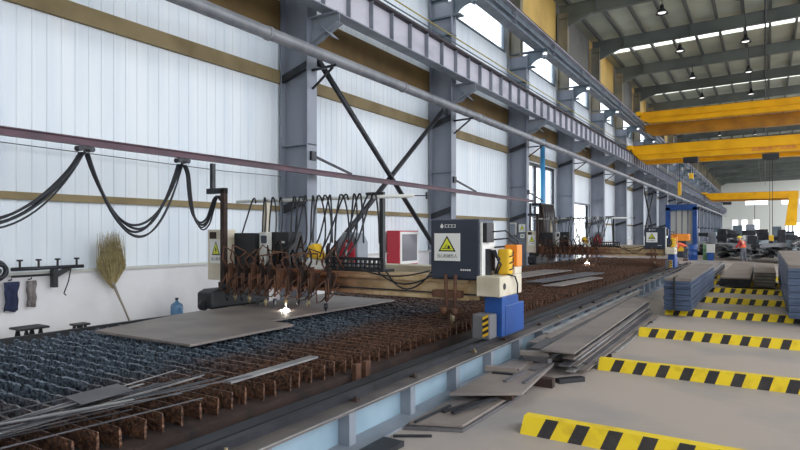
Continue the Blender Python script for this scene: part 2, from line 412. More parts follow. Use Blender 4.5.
# conductor bars
for k, (x, z, m, lab) in enumerate([(-10.42, 9.72, 'ochre_bar', 'yellow conductor bar strung above the lower runway'), (-10.42, 9.5, 'bluegrey', 'grey conductor bar just under the yellow one'),
                              (-10.42, 9.28, 'bluegrey', 'grey conductor bar, lowest of the three above the runway')]):
    one('conductor_bar', MB().tube([(x, Y0, z), (x, Y1-1, z)], .024, 6), m, lab, 'conductor bar')
# big pipe
Y0P = Y0+.1
pp = thing('grey_pipe', (-9.9, 0, 6.68), 'long thick grey pipe running under the crane runway', 'pipe')
MB().tube([(-9.9, Y0P, 6.68), (-9.9, 60, 6.68), (-9.9, 120, 6.68), (-9.9, Y1-1, 6.68)], .15, 18).build('tube', 'pipe', pp)
for y in [CY[0]-2.2+6.0*k for k in range(0, 20)]: MB().tube([(-9.9, y, 6.68), (-9.9, y+.1, 6.68)], .17, 18).build('coupling', 'pipe', pp)
for i in range(12):
    y = CY[i]+.2
    b = MB().bar((-10.57, y, 6.46), (-9.72, y, 6.48), .06, .06).bar((-10.56, y, 5.95), (-9.85, y, 6.44), .05, .05)
    b.build('pipe_bracket', 'darkmetal', pp)
# lamps on the corbels
for i in range(1, 9):
    y = CY[i]+.2
    t = thing('bracket_lamp', (-9.75, y, 11.3), 'small white lamp under the upper runway at the %s column' % ORD[i], 'lamp', 'corbel lamps')
    MB().lathe([(.03, .1), (.1, .02), (.12, -.03)], (-9.6, y-.2, 11.22), 10).build('shade', 'white', t)
    MB().lathe([(.07, -.06), (.1, -.03), (.07, 0)], (-9.6, y-.2, 11.22), 10).build('bulb', 'bracketglow', t)

# roof
def zr(x): return 16.0+.02*(x+11)
XR = 13.0
for i in range(0, 22):
    y = CY[i]+.2
    t = MB()
    def fl(dz, th, w): t.prism([(XW+.2, zr(XW+.2)+dz), (XR, zr(XR)+dz), (XR, zr(XR)+dz+th), (XW+.2, zr(XW+.2)+dz+th)], 'y', y-w/2, y+w/2)
    fl(0, .03, .3); fl(.03, .82, .02); fl(.85, .03, .3)
    t.prism([(-10.9, zr(-10.9)-.55), (-9.4, zr(-9.4)), (-10.9, zr(-10.9)+.1)], 'y', y-.1, y+.1)
    for q in range(5):
        x = -9.2+q*4.6; t.box(x, x+.02, y-.13, y+.13, zr(x)+.03, zr(x)+.85)
    struct('rafter', t, 'rafter', 'grey green roof rafter across the hall at the %s column' % ORD[i], 'rafter')
for k in range(15):
    x = -10.9+1.6*k
    struct('purlin', MB().box(x, x+.09, 8, Y1, zr(x)+.88, zr(x)+1.13).box(x-.09, x+.0, 8, Y1, zr(x)+.88, zr(x)+.9), 'purlin', 'dark roof purlin along the hall, %s from the long wall' % ORD[k], 'purlin')
strips = [(CY[i]+(3.6 if i < 6 else 4.3), CY[i]+(5.0 if i < 6 else 5.8)) for i in (0, 2, 4, 6, 8, 10, 12, 14, 16, 18, 20)]
roof = MB(); ya = -16.5
for a, b in strips+[(Y1, Y1)]:
    roof.prism([(XW-.4, zr(XW-.4)+1.13), (XR, zr(XR)+1.13), (XR, zr(XR)+1.23), (XW-.4, zr(XW-.4)+1.23)], 'y', ya, a); ya = b
struct('ceiling', roof, 'roofdeck', 'grey green metal roof deck between the purlins', 'ceiling')
for k, (a, b) in enumerate(strips):
    s = MB().prism([(XW-.4, zr(XW-.4)+1.16), (XR, zr(XR)+1.16), (XR, zr(XR)+1.18), (XW-.4, zr(XW-.4)+1.18)], 'y', a-.02, b+.02)
    struct('window_%d' % (22+k), s, 'skylight', 'long translucent skylight strip across the roof, %s down the hall' % ORD[k], 'skylight')
# roof conduits and hanging lamps
one('conduit', MB().tube([(0, 10, 15.55), (0, Y1-2, 15.55)], .05, 6), 'darkmetal', 'dark conduit slung lengthwise below the rafters', 'conduit')
one('conduit', MB().tube([(-1.1, 10, 15.87), (-1.1, Y1-2, 15.87)], .025, 6), 'darkmetal', 'thin dark conduit carrying the second row of hanging lamps', 'conduit')
lampA = None
def make_lamp():
    t = thing('pendant_lamp', (0, 0, 0), 'lamp', 'lamp', 'hanging bay lamps')
    MB().tube([(0, 0, .3), (0, 0, 1.05)], .025, 6).build('rod', 'darkmetal', t)
    MB().lathe([(.1, .32), (.13, .1), (.16, .08)], (0, 0, 0), 14).build('gear_housing', 'black', t)
    MB().lathe([(.15, .09), (.24, -.02), (.36, -.2), (.33, -.2), (.1, .05)], (0, 0, 0), 18).build('reflector', 'darkmetal', t)
    MB().lathe([(.05, -.17), (.2, -.16), (.24, -.1), (.1, -.05)], (0, 0, 0), 14).build('bulb', 'lampglint', t)
    return t
for row, x in enumerate((-5.2, -1.1)):
    for i in range(2, 10):
        o = make_lamp() if lampA is None else copy_tree(lampA)
        if lampA is None: lampA = o
        o.location = (x, CY[i]-.35 if row == 0 else CY[i]-1.8, zr(x)-.93 if row == 0 else zr(x)-.95)
        if row: o.location.z = 14.75
        o['label'] = 'hanging bay lamp in the row %s, by the %s rafter' % (('nearer the long wall', 'under the thin conduit')[row], ORD[i])

# ------------------------------------------------------------------ overhead cranes
def crane_girder(mb, x0, x1, y, z0, z1, w=.5):
    # tapered box girder: deeper in the middle, nosed at the near end
    d = .45
    mb.prism([(x0, z1-.42), (x0+.9, z0), (x1, z0), (x1, z1), (x0+.15, z1), (x0, z1-.1)], 'y', y, y+w)
    mb.prism([(x0, z1), (x1, z1), (x1, z1+.06), (x0, z1+.06)], 'y', y-.12, y+w+.12)
    mb.prism([(x0+.9, z0-.04), (x1, z0-.04), (x1, z0), (x0+.9, z0)], 'y', y-.1, y+w+.1)
    mb.prism([(x0+.6, z0+.42), (x1, z0+.42), (x1, z0+.5), (x0+.5, z0+.5)], 'y', y-.16, y)
def crane(yc, x, z, lab, depth, shaded, x1=12.0, gap=2.2, drop=.15):
    t = thing('overhead_crane', (x, yc, z), lab, 'crane')
    g = MB(); crane_girder(g, x-.1, x1, yc, z-depth+.35, z+.35); g.build('main_girder', 'crane', t)
    g2 = MB(); crane_girder(g2, x-.1, x1, yc+gap, z-depth+.35-drop, z+.35-drop); g2.build('rear_girder', 'craneshade' if shaded else 'crane', t)
    e = MB().box(x-.25, x+.2, yc-.7, yc+gap+1.2, z+.02, z+.42); e.build('end_truck', 'crane', t, .04)
    for yy in (yc-.4, yc+gap+.8):
        MB().tube([(x-.08, yy, z+.1), (x+.08, yy, z+.1)], .19, 14).build('wheel', 'darkmetal', t)
    r = MB()
    for yy in (yc+.2, yc+gap+.2): r.box(x+.3, x1, yy, yy+.08, z+.41, z+.5)
    r.build('trolley_rail', 'darkmetal', t)
    return t
def hoist(t, x, y, z, drop, m='black'):
    MB().box(x-.55, x+.55, y, y+.9, z-.32, z+.12).build('trolley', m, t, .03)
    k = MB().tube([(x+.12, y+.3, z-.3), (x+.12, y+.3, z-drop)], .025, 6); k.tube([(x-.05, y+.3, z-.3), (x-.05, y+.3, z-drop)], .02, 6)
    k.build('hoist_rope', 'black', t)
    MB().box(x-.12, x+.2, y+.18, y+.42, z-drop-.45, z-drop).build('hook_block', 'amber', t, .03)
c1 = crane(58.0, -9.95, 12.75, 'yellow overhead crane on the upper runway, highest of the three', .95, True, drop=.85)
c2 = crane(53.6, -9.9, 9.05, 'yellow overhead crane with red lettering, on the lower runway', 1.15, False)
hoist(c2, -5.2, 53.0, 8.05, 1.2); hoist(c2, .35, 53.0, 7.95, 6.2)
lt = MB().text('起重机械 严禁超载', .42, (.55, 53.57, 8.55), (1, 0, 0), (0, 0, 1), 0, .02, 2.9); lt.build('lettering', mat('faded_red_letters', srgb(206, 120, 90), .6), c2)
lp = MB().lathe([(.05, .1), (.18, .02), (.2, -.08)], (.5, 53.4, 7.72), 12); lp.build('work_lamp', 'bracketglow', c2)
c3 = thing('semi_gantry_crane', (4.2, 122, 0), 'far yellow crane standing on one leg at its right end', 'crane')
MB().box(-10.1, -9.2, 121.4, 125, 9.0, 9.35).build('end_truck', 'crane', c3)
g = MB(); crane_girder(g, -9.4, 4.9, 121.6, 8.0, 9.1); g.build('main_girder', 'crane', c3)
g = MB(); crane_girder(g, -9.4, 4.9, 124, 7.75, 8.8); g.build('rear_girder', 'craneshade', c3)
MB().prism([(2.9, 3.1), (4.6, 3.1), (4.8, 8.0), (3.5, 8.0)], 'y', 121.5, 122.6).build('leg', 'crane', c3)
MB().box(3.3, 3.5, 121.8, 122, 0, 3.1).box(3.95, 4.15, 121.8, 122, 0, 3.1).build('leg_strut', 'darkmetal', c3)
MB().box(-6.6, -5.2, 121.2, 122.6, 7.0, 7.5).build('trolley', 'black', c3)
k = MB().tube([(-1.6, 121.5, 7.5), (-1.6, 121.5, 1.5)], .05, 6); k.build('hoist_rope', 'black', c3)

# ------------------------------------------------------------------ maroon festoon rail and cables
fr = thing('festoon_rail', (-10.2, 8, 3.6), 'long maroon cable rail along the wall', 'rail')
MB().ibeam_y(-10.2, -2, 29.2, 3.53, 3.67, .12, .02, .03).build('beam', 'purple', fr)
for i, y in enumerate((CY[0], CY[1], CY[2])):
    b = MB().bar((-10.58, y+.2, 4.12), (-10.2, y+1.5, 3.68), .06, .06).bar((-10.58, y+.2, 3.62), (-10.2, y+.2, 3.62), .06, .08)
    b.box(-10.58, -10.5, y+.1, y+.3, 3.98, 4.22)
    b.build('support_arm', 'darkmetal', fr)
one('wall_wire', MB().tube([(-11.5, -2, 3.72), (-11.5, 4.9, 3.6), (-11.5, 10, 3.53), (-11.5, 12, 3.56)], .009, 5), 'darkmetal', 'thin steel wire strung across the white cladding', 'wire')
def trolley(y, lab):
    t = thing('cable_trolley', (-10.2, y, 3.5), lab, 'trolley', 'festoon trolleys')
    MB().box(-10.27, -10.13, y-.14, y+.14, 3.46, 3.51).box(-10.22, -10.18, y-.02, y+.02, 3.38, 3.46).build('saddle', 'black', t)
    for dy in (-.1, .1):
        for dx in (-.06, .06): MB().tube([(-10.2+dx-.015, y+dy, 3.47), (-10.2+dx+.015, y+dy, 3.47)], .05, 10).build('wheel', 'darkmetal', t)
TY = [2.55, 5.72, 7.75]
trolley(5.72, 'black cable trolley under the maroon rail above the broom')
trolley(7.75, 'black cable trolley under the maroon rail near the gantry post')
def festoon(y0, z0, y1, z1, sags, lab):
    t = thing('hanging_cable', (-10.2, (y0+y1)/2, min(z0, z1)), lab, 'cable', 'looped festoon cables')
    for k, s in enumerate(sags):
        P = []
        for q in range(29):
            u = q/28; w = 1-(2*u-1)**2
            flat = w**.95
            zz = z0+(z1-z0)*u-s*flat
            # cables hang steep off each saddle
            P.append((-10.2+.03*(k-2)+.03*math.sin(5*u+k), y0+(y1-y0)*u+(.05*math.sin(3*u+k*2))*w, zz))
        MB().tube(P, .024 if k < 3 else .017, 7).build('strand', 'rubber', t)
festoon(2.4, 3.42, 5.675, 3.40, (1.30, 1.26, 1.33, 1.38, 1.22), 'hanging black cable loop at the left end of the maroon rail')
festoon(5.765, 3.40, 7.705, 3.40, (1.34, 1.40, 1.27, 1.48, 1.50), 'hanging black cable loop between the two trolleys')
t = thing('hanging_cable', (-10, 8.2, 2.2), 'hanging black cable loop from the second trolley to the gantry post', 'cable', 'looped festoon cables')
for k in range(4):
    P = [(-10.2, 7.795, 3.39), (-10.2, 7.88, 3.2), (-10.18, 7.92, 2.72), (-10.12, 7.96, 2.38-.03*k), (-10.02, 8.06, 2.2-.05*k), (-9.93, 8.17, 2.28-.04*k), (-9.82, 8.19, 2.52-.02*k),
         (-9.73, 8.2, 2.7), (-9.62, 8.2, 2.74), (-9.5, 8.16, 2.66)]
    P = [Vector(p)+Vector((.02*(k-1.5), .02*(k % 2), 0)) for p in P]; Q = []
    for i in range(len(P)-1):
        p0 = P[max(i-1, 0)]; p1 = P[i]; p2 = P[i+1]; p3 = P[min(i+2, len(P)-1)]
        for q in range(5):
            u = q/5; Q.append(.5*((2*p1)+(p2-p0)*u+(2*p0-5*p1+4*p2-p3)*u*u+(3*p1-p0-3*p2+p3)*u**3))
    MB().tube(Q+[P[-1]], .024 if k < 2 else .017, 7).build('strand', 'rubber', t)
# loose droop in the first loop
# ------------------------------------------------------------------ things on and by the wall
jug = thing('water_jug', (-11.3, 8.44, 0), 'blue plastic water jug on the floor by the white plinth', 'jug')
MB().lathe([(.12, 0), (.135, .02), (.135, .12), (.128, .14), (.135, .16), (.135, .30), (.12, .36), (.05, .41), (.03, .43), (.03, .47)], (-11.3, 8.44, 0), 20).build('bottle', 'jug', jug)
MB().lathe([(.034, .46), (.036, .5), (.03, .51)], (-11.3, 8.44, 0), 14).build('cap', 'navy', jug)
MB().lathe([(.137, .06), (.137, .13)], (-11.3, 8.44, 0), 20).build('paper_label', 'white', jug)
br = thing('bamboo_broom', (-11.25, 7.2, 0), 'upturned twig broom leaning against the white wall', 'broom')
hb, ht = Vector((-11.2, 7.28, 0)), Vector((-11.42, 6.98, .95))
MB().tube([hb, (hb+ht)/2+Vector((.01, 0, 0)), ht], [.016, .02, .03], 8).build('handle', 'twig_h', br)
rnd = random.Random(3); tw = MB()
for k in range(300):
    an = rnd.uniform(0, 2*math.pi); q = math.sqrt(rnd.random()); L = rnd.uniform(.75, 1.16)*(1-.12*q)
    sy = math.cos(an)*q*.30; sx = abs(math.sin(an))*q*.14
    p0 = ht+Vector((0, 0, -.12)); p1 = ht+Vector((sx*.9, sy*1.12-.03, .40*L+.02)); p2 = ht+Vector((sx*.8+rnd.uniform(-.02, .04), sy*.72+rnd.uniform(-.10, .10)-.07, L*1.0))
    for p in (p1, p2): p.x = max(p.x, -11.53)
    tw.tube([p0, p1, p2], [.007, .005, .002], 4, cap=False)
tw.build('bristles', 'broom', br)
MB().tube([ht+Vector((0, 0, -.05)), ht+Vector((0, 0, .02))], .05, 10).build('binding', 'twig_h', br)
rk = thing('wall_pipe_rack', (-11.45, 5, 1.28), 'dark horizontal pipe rack with upright hooks along the plinth ledge', 'rack')
MB().tube([(-11.38, 5.06, 1.33), (-11.38, 6.35, 1.33)], .035, 10).tube([(-11.38, 5.06, 1.2), (-11.38, 5.75, 1.2)], .022, 8).build('rail', 'darkmetal', rk)
for y in (5.2, 5.52, 5.86, 6.22):
    MB().tube([(-11.38, y, 1.33), (-11.38, y, 1.47)], .02, 8).tube([(-11.38, y, 1.47), (-11.38, y, 1.5)], .05, 10).build('hook', 'black', rk)
MB().box(-11.5, -11.36, 5.78, 5.86, .95, 1.33).bar((-11.4, 5.84, 1.18), (-11.4, 6.1, 1.32), .05, .09).build('bracket', 'black', rk)
MB().tube([(-11.4, 6.12, 1.3), (-11.41, 6.08, 1.05), (-11.42, 6.0, .82), (-11.42, 6.04, .78)], .013, 6).build('hanging_wire', 'black', rk)
hr = thing('hose_coil', (-11.3, 4.8, 1.3), 'black coiled hose on the wall at the left edge above the apron', 'hose')
w = MB()
for k in range(3):
    P = [(-11.36+.06*k, 4.8+(.16-.02*k)*math.cos(2*math.pi*q/24), 1.32+(.16-.02*k)*math.sin(2*math.pi*q/24)) for q in range(25)]
    w.tube(P, .04, 8, cap=False)
w.build('coil', 'rubber', hr)
MB().tube([(-11.55, 4.8, 1.32), (-11.22, 4.8, 1.32)], .045, 10).build('hub', 'darkmetal', hr)
def cloth(name, y0, y1, z0, z1, m, lab, cat, taper=.12, seed=1):
    n = 10; h = 12; vs = []; rn = random.Random(seed)
    for side in (0, 1):
        for j in range(h+1):
            v = j/h
            for i in range(n+1):
                u = i/n; wd = (1-taper*(1-v))
                yc = (y0+y1)/2+(u-.5)*(y1-y0)*(wd if v > .5 else 1-taper*.5+(.5-v)*taper)
                x = -11.53+.045*math.sin(u*9+seed+v*1.5)*(v*.8+.3)+.03*side+.03
                vs.append((x, yc+.01*math.sin(v*12), z1-(z1-z0)*v+.015*math.sin(u*7)*v))
    N2 = (n+1)*(h+1); fs = []
    for j in range(h):
        for i in range(n):
            a = j*(n+1)+i; fs.append((a, a+1, a+n+2, a+n+1)); fs.append((N2+a, N2+a+n+1, N2+a+n+2, N2+a+1))
    for j in range(h):
        a = j*(n+1); fs.append((a, a+n+1, N2+a+n+1, N2+a)); a += n; fs.append((a, N2+a, N2+a+n+1, a+n+1))
    for i in range(n):
        fs.append((i, N2+i, N2+i+1, i+1)); a = h*(n+1)+i; fs.append((a, a+1, N2+a+1, N2+a))
    t = thing(name, (-11.5, (y0+y1)/2, z0), lab, cat)
    mb = MB(); mb.add(vs, fs, 0, True); mb.build('cloth', m, t)
    MB().tube([(-11.62, (y0+y1)/2, z1+.02), (-11.5, (y0+y1)/2, z1+.03), (-11.48, (y0+y1)/2, z1+.06)], .012, 6).build('peg', 'darkmetal', t)
    return t
cloth('work_apron', 4.98, 5.24, .57, 1.1, 'navycloth', 'dark navy work apron hanging on the white plinth', 'apron', .25, 1)
cloth('rag', 5.37, 5.52, .62, 1.1, 'greycloth', 'grey brown rag hanging beside the navy apron', 'rag', .3, 5)
def stool(y0, y1, z, lab, xw=.2):
    t = thing('stool', (-10.8, (y0+y1)/2, 0), lab, 'stool')
    MB().box(-10.8-xw, -10.8+xw, y0, y1, z-.035, z).build('seat', 'black', t, .008)
    for xx in (-10.8-xw+.05, -10.8+xw-.05):
        for a, b in ((.25, .36), (.25, .12), (.72, .62), (.72, .86)):
            L = y1-y0
            MB().bar((xx, y0+a*L, z-.03), (xx, y0+b*L, 0), .035, .035).build('leg', 'black', t)
    return t
stool(4.85, 5.33, .36, 'low black bench with splayed legs under the navy apron')
stool(5.83, 6.1, .3, 'small low black stool between the bench and the broom', .12)
fb = thing('hose_cabinet', (-11.4, 18.1, .8), 'red wall cabinet with grey door between the first two columns', 'cabinet')
MB().box(-11.58, -11.05, 17.5, 18.85, .8, 2.05).build('body', 'red', fb, .02)
MB().box(-11.06, -11.03, 17.55, 18.8, .84, 2.01).build('door_frame', 'white', fb)
MB().box(-11.035, -11.02, 17.66, 18.7, .95, 1.92).build('door', mat('grey_glass', srgb(120, 118, 126), .2), fb)

# ------------------------------------------------------------------ cutting table
ct = thing('cutting_table', (-7, 18, 0), 'long slatted cutting table with rusty front edge', 'cutting table')
XT0, XT1 = -8.95, -4.3
sl_var = []
for k in range(4):
    rn = random.Random(20+k); n = 110; vs = []
    amp = lambda u: .022 if u < .55 else (.022*(1-(u-.55)/.3) if u < .85 else .002)
    hz = 0; th = .03
    for i in range(n+1):
        u = i/n; x = (XT0+(XT1-XT0)*u)-XT0
        hz = .35*hz+rn.uniform(-1, 1)*amp(u)*.7; th = .5*th+.5*(.014+rn.random()*(.04 if u < .62 else .018))
        if u > .88: th = .012; hz = 0
        y = .004*math.sin(u*23+k)*amp(u)/.022
        vs += [(x, y-.01, 0), (x, y-.01-th*.2, .10), (x, y-th*.5, .17+hz), (x, y+th*.5, .17+hz+rn.uniform(-.006, .006)*(u < .85)), (x, y+.01+th*.2, .10), (x, y+.01, 0)]
    fs = [(i*6+j, (i+1)*6+j, (i+1)*6+(j+1) % 6, i*6+(j+1) % 6) for i in range(n) for j in range(6)]
    fs += [(0, 1, 2, 3, 4, 5), tuple(n*6+j for j in range(5, -1, -1))]
    me = bpy.data.meshes.new('slat'); me.from_pydata([v for v in vs], [], fs); me.materials.append(M['slat']); me.update()
    sl_var.append(me)
pitch = .19; y = 1.75; cnt = 0; rest = MB(); rnl = random.Random(5)
while y < 36.5:
    me = sl_var[cnt % 4]; dx = rnl.uniform(-.03, .03); dz = rnl.uniform(-.008, .006)
    if cnt < 98:
        o = bpy.data.objects.new('slat', me); COL.objects.link(o); o.parent = ct
        o.location = (XT0+dx+7, y-18, .30+dz); o.rotation_euler = (rnl.uniform(-.06, .06), 0, rnl.uniform(-.004, .004))
    else:
        rest.add([(v.co.x+XT0+dx, v.co.y+y, v.co.z+.30+dz) for v in me.vertices], [tuple(p.vertices) for p in me.polygons])
    y += pitch; cnt += 1
o = rest.build('slat', 'slat', ct); o['kind'] = 'stuff'
YT0, YT1 = 1.6, 36.6
MB().box(-4.42, -4.18, YT0, YT1, .27, .3).box(-4.22, -4.18, YT0, YT1, .17, .27).build('front_ledge', 'darkrust', ct)
MB().box(XT0-.16, XT0-.02, YT0, YT1, .2, .40).build('rear_ledge', 'darkrust', ct)
MB().box(XT0+.05, -4.4, YT0, YT1, .02, .10).build('slag_bed', 'grate', ct)
mbm = MB()
for xx in (-8.4, -7.0, -5.6): mbm.box(xx-.05, xx+.05, YT0, YT1, .18, .30)
mbm.build('bearer', 'darkrust', ct)
for k in range(19):
    yy = 1.9+k*1.92; MB().box(-4.36, -4.24, yy, yy+.1, 0, .28).build('leg', 'darkrust', ct)
# posts rising from the front edge
for yy in (5.55, 5.75):
    MB().box(-4.17, -4.11, yy, yy+.1, 0, .42).build('stop_post', 'rust', ct)

# front gantry track: dark box sill, cable trough, light blue I-beam with rail
ft = thing('gantry_track', (-3.5, 18, 0), 'light blue track beam with stiffeners beside the cutting table', 'track')
MB().box(-3.52, -3.22, -1, 34, .335, .36).build('top_flange', 'brownflange', ft)
MB().box(-3.228, -3.217, -1, 34, .354, .363).build('lit_edge_strip', 'palestrip', ft)  # pale strip painting the lit front edge of the flange
MB().box(-3.40, -3.37, -1, 34, .02, .335).build('web', 'lightblue', ft)
MB().box(-3.52, -3.12, -1, 34, 0, .022).build('bottom_flange', 'steelgrey', ft)
for k in range(30):
    yy = 1.0+1.09*k; MB().box(-3.37, -3.24, yy, yy+.10, .022, .335).build('stiffener', 'steelgrey', ft)
MB().box(-3.47, -3.42, -1, 34, .36, .42).box(-3.48, -3.41, -1, 34, .40, .43).build('rail', 'darkmetal', ft)
for k in range(24):
    yy = 2.9+1.35*k+(.25 if k % 2 else 0)
    c = MB().box(-3.40, -3.33, yy, yy+.06, .36, .38); c.lathe([(.016, 0), (.016, .03)], (-3.36, yy+.03, .38), 8); c.build('rail_clip', 'darkrust' if k % 3 else 'brass', ft)
MB().box(-3.96, -3.66, -1, 34, .04, .31).build('sill', mat('blue_black_sill', srgb(48, 51, 58), .45, .3, srgb(34, 36, 42), 2), ft, .015)
MB().box(-3.66, -3.52, -1, 34, .2, .26).build('cable_trough', 'black', ft)
MB().tube([(-3.59, -1, .29), (-3.59, 16, .285), (-3.59, 34, .29)], .035, 8).tube([(-3.545, -1, .3), (-3.55, 16, .3), (-3.545, 34, .3)], .02, 6).build('trough_cable', 'darkrust', ft)
MB().tube([(-3.67, -1, .33), (-3.67, 34, .33)], .03, 8).build('sill_pipe', 'black', ft)
rt = thing('rear_track', (-9.55, 18, 0), 'black rear gantry rail at the foot of the white wall', 'track')
MB().box(-9.7, -9.4, -1, 36, 0, .06).box(-9.58, -9.52, -1, 36, .06, .30).box(-9.68, -9.42, -1, 36, .30, .36).build('beam', 'black', rt)
MB().box(-9.58, -9.52, -1, 36, .36, .42).build('rail', 'black', rt)

# plates and offcuts on the table
ZT = .51
def slab(name, poly, z, th, m, lab, cat, group=None):
    return one(name, MB().prism(poly, 'z', z, z+th), m, lab, cat, group, None, .003)
slab('steel_plate', [(-8.4, 4.86), (-6.30, 4.9), (-6.30, 6.85), (-6.9, 6.92), (-6.75, 10.5), (-8.75, 10.5), (-8.8, 6.6)], ZT, .035, 'plate', 'large grey steel plate with a notched corner lying under the near gantry', 'plate')
slab('steel_plate', [(-7.9, 14.2), (-6.9, 14.4), (-6.3, 22.4), (-7.3, 22.2)], ZT, .03, 'plate', 'pale grey plate on the table beyond the near gantry', 'plate')
slab('steel_plate', [(-6.0, 16.4), (-5.5, 16.5), (-4.9, 21.6), (-5.6, 21.7)], ZT, .03, 'plate_d', 'dark grey plate on the table beside the pale one', 'plate')
slab('steel_plate', [(-5.2, 15.6), (-4.7, 15.8), (-4.4, 19.2), (-4.85, 19.4)], ZT, .03, 'plate', 'narrow plate at the table edge before the far gantry', 'plate')
one('steel_strip', MB().bar((-4.46, 3.9, ZT+.02), (-4.50, 5.25, ZT+.02), .12, .02), 'palestrip', 'single flat steel strip on the table front edge, apart from the bundle', 'strip')
rn = random.Random(11)
for k in range(20):
    a = Vector((-4.5-.055*(k % 10)+rn.uniform(-.05, .05), 1.3+rn.uniform(-.1, .25), ZT+.003+.0046*k))
    b = Vector((-4.33-.09*(k*7 % 9)+rn.uniform(-.12, .08), 3.3+rn.uniform(-.5, .9), ZT+.003+.0046*k))
    one('steel_offcut', MB().bar(a, b, rn.uniform(.018, .04), .004), ('plate_d', 'darkmetal', 'palestrip')[k % 3],
        'thin steel offcut in the bundle on the near corner of the table', 'offcut', 'offcuts on the table corner')
one('steel_piece', MB().prism([(-4.98, 2.62), (-4.66, 2.58), (-4.70, 3.06), (-5.0, 3.1)], 'z', ZT+.098, ZT+.108), 'plate_d', 'short wide steel piece lying on the bundle of offcuts', 'offcut')
# ------------------------------------------------------------------ the gantry
def warning_sign(mb, cx, cz, w, h, P, txt, picto, k0=0):
    """board in the plane given by P(u, v, d): materials white, yellow, ink"""
    def quad(u0, u1, v0, v1, d, mi): mb.add([P(u0, v0, d), P(u1, v0, d), P(u1, v1, d), P(u0, v1, d)], [(0, 1, 2, 3)], mi)
    def poly(pts, d, mi): mb.add([P(u, v, d) for u, v in pts], [tuple(range(len(pts)))], mi)
    u0, u1, v0, v1 = cx-w/2, cx+w/2, cz-h/2, cz+h/2
    b = [P(u, v, d) for d in (0, .008) for u, v in ((u0, v0), (u1, v0), (u1, v1), (u0, v1))]
    mb.add(b, [(4, 5, 6, 7), (0, 3, 2, 1), (0, 1, 5, 4), (1, 2, 6, 5), (2, 3, 7, 6), (3, 0, 4, 7)], 0)
    tb = cz-h*.16; tt = cz+h*.42; tw = w*.68
    poly([(cx-tw/2, tb), (cx+tw/2, tb), (cx, tt)], .0095, 2)
    c = (tb*2+tt)/3; s = .76
    poly([(cx-tw/2*s, c+(tb-c)*s), (cx+tw/2*s, c+(tb-c)*s), (cx, c+(tt-c)*s)], .011, 1)
    if picto == 'arc':
        r = w*.055; ox, oz = cx+w*.07, c-h*.03
        poly([(ox+r*math.cos(q*math.pi/5), oz+r*math.sin(q*math.pi/5)) for q in range(10)], .0125, 2)
        poly([(cx-w*.19, c-h*.1), (cx+w*.17, c-h*.1), (cx+w*.17, c-h*.075), (cx-w*.19, c-h*.075)], .0125, 2)
        poly([(cx-w*.13, c-h*.07), (cx-w*.04, c-h*.07), (cx+w*.01, c+h*.06), (cx-w*.02, c+h*.07)], .0125, 3)
    else:
        poly([(cx-w*.02, c+h*.12), (cx+w*.05, c+h*.12), (cx+w*.02, c+h*.02), (cx+w*.08, c+h*.02), (cx-w*.04, c-h*.12), (cx-w*.0, c-h*.01), (cx-w*.07, c-h*.01)], .0125, 2)
    o = Vector(P(cx, cz-h*.33, .0095)); ux = (Vector(P(1, 0, 0))-Vector(P(0, 0, 0))); uz = (Vector(P(0, 1, 0))-Vector(P(0, 0, 0)))
    mb.text(txt, h*.16, o, ux, uz, 2, 0, w*.78)
    return mb
SIGN = ['white', 'signyellow', 'ink', 'signgreen']
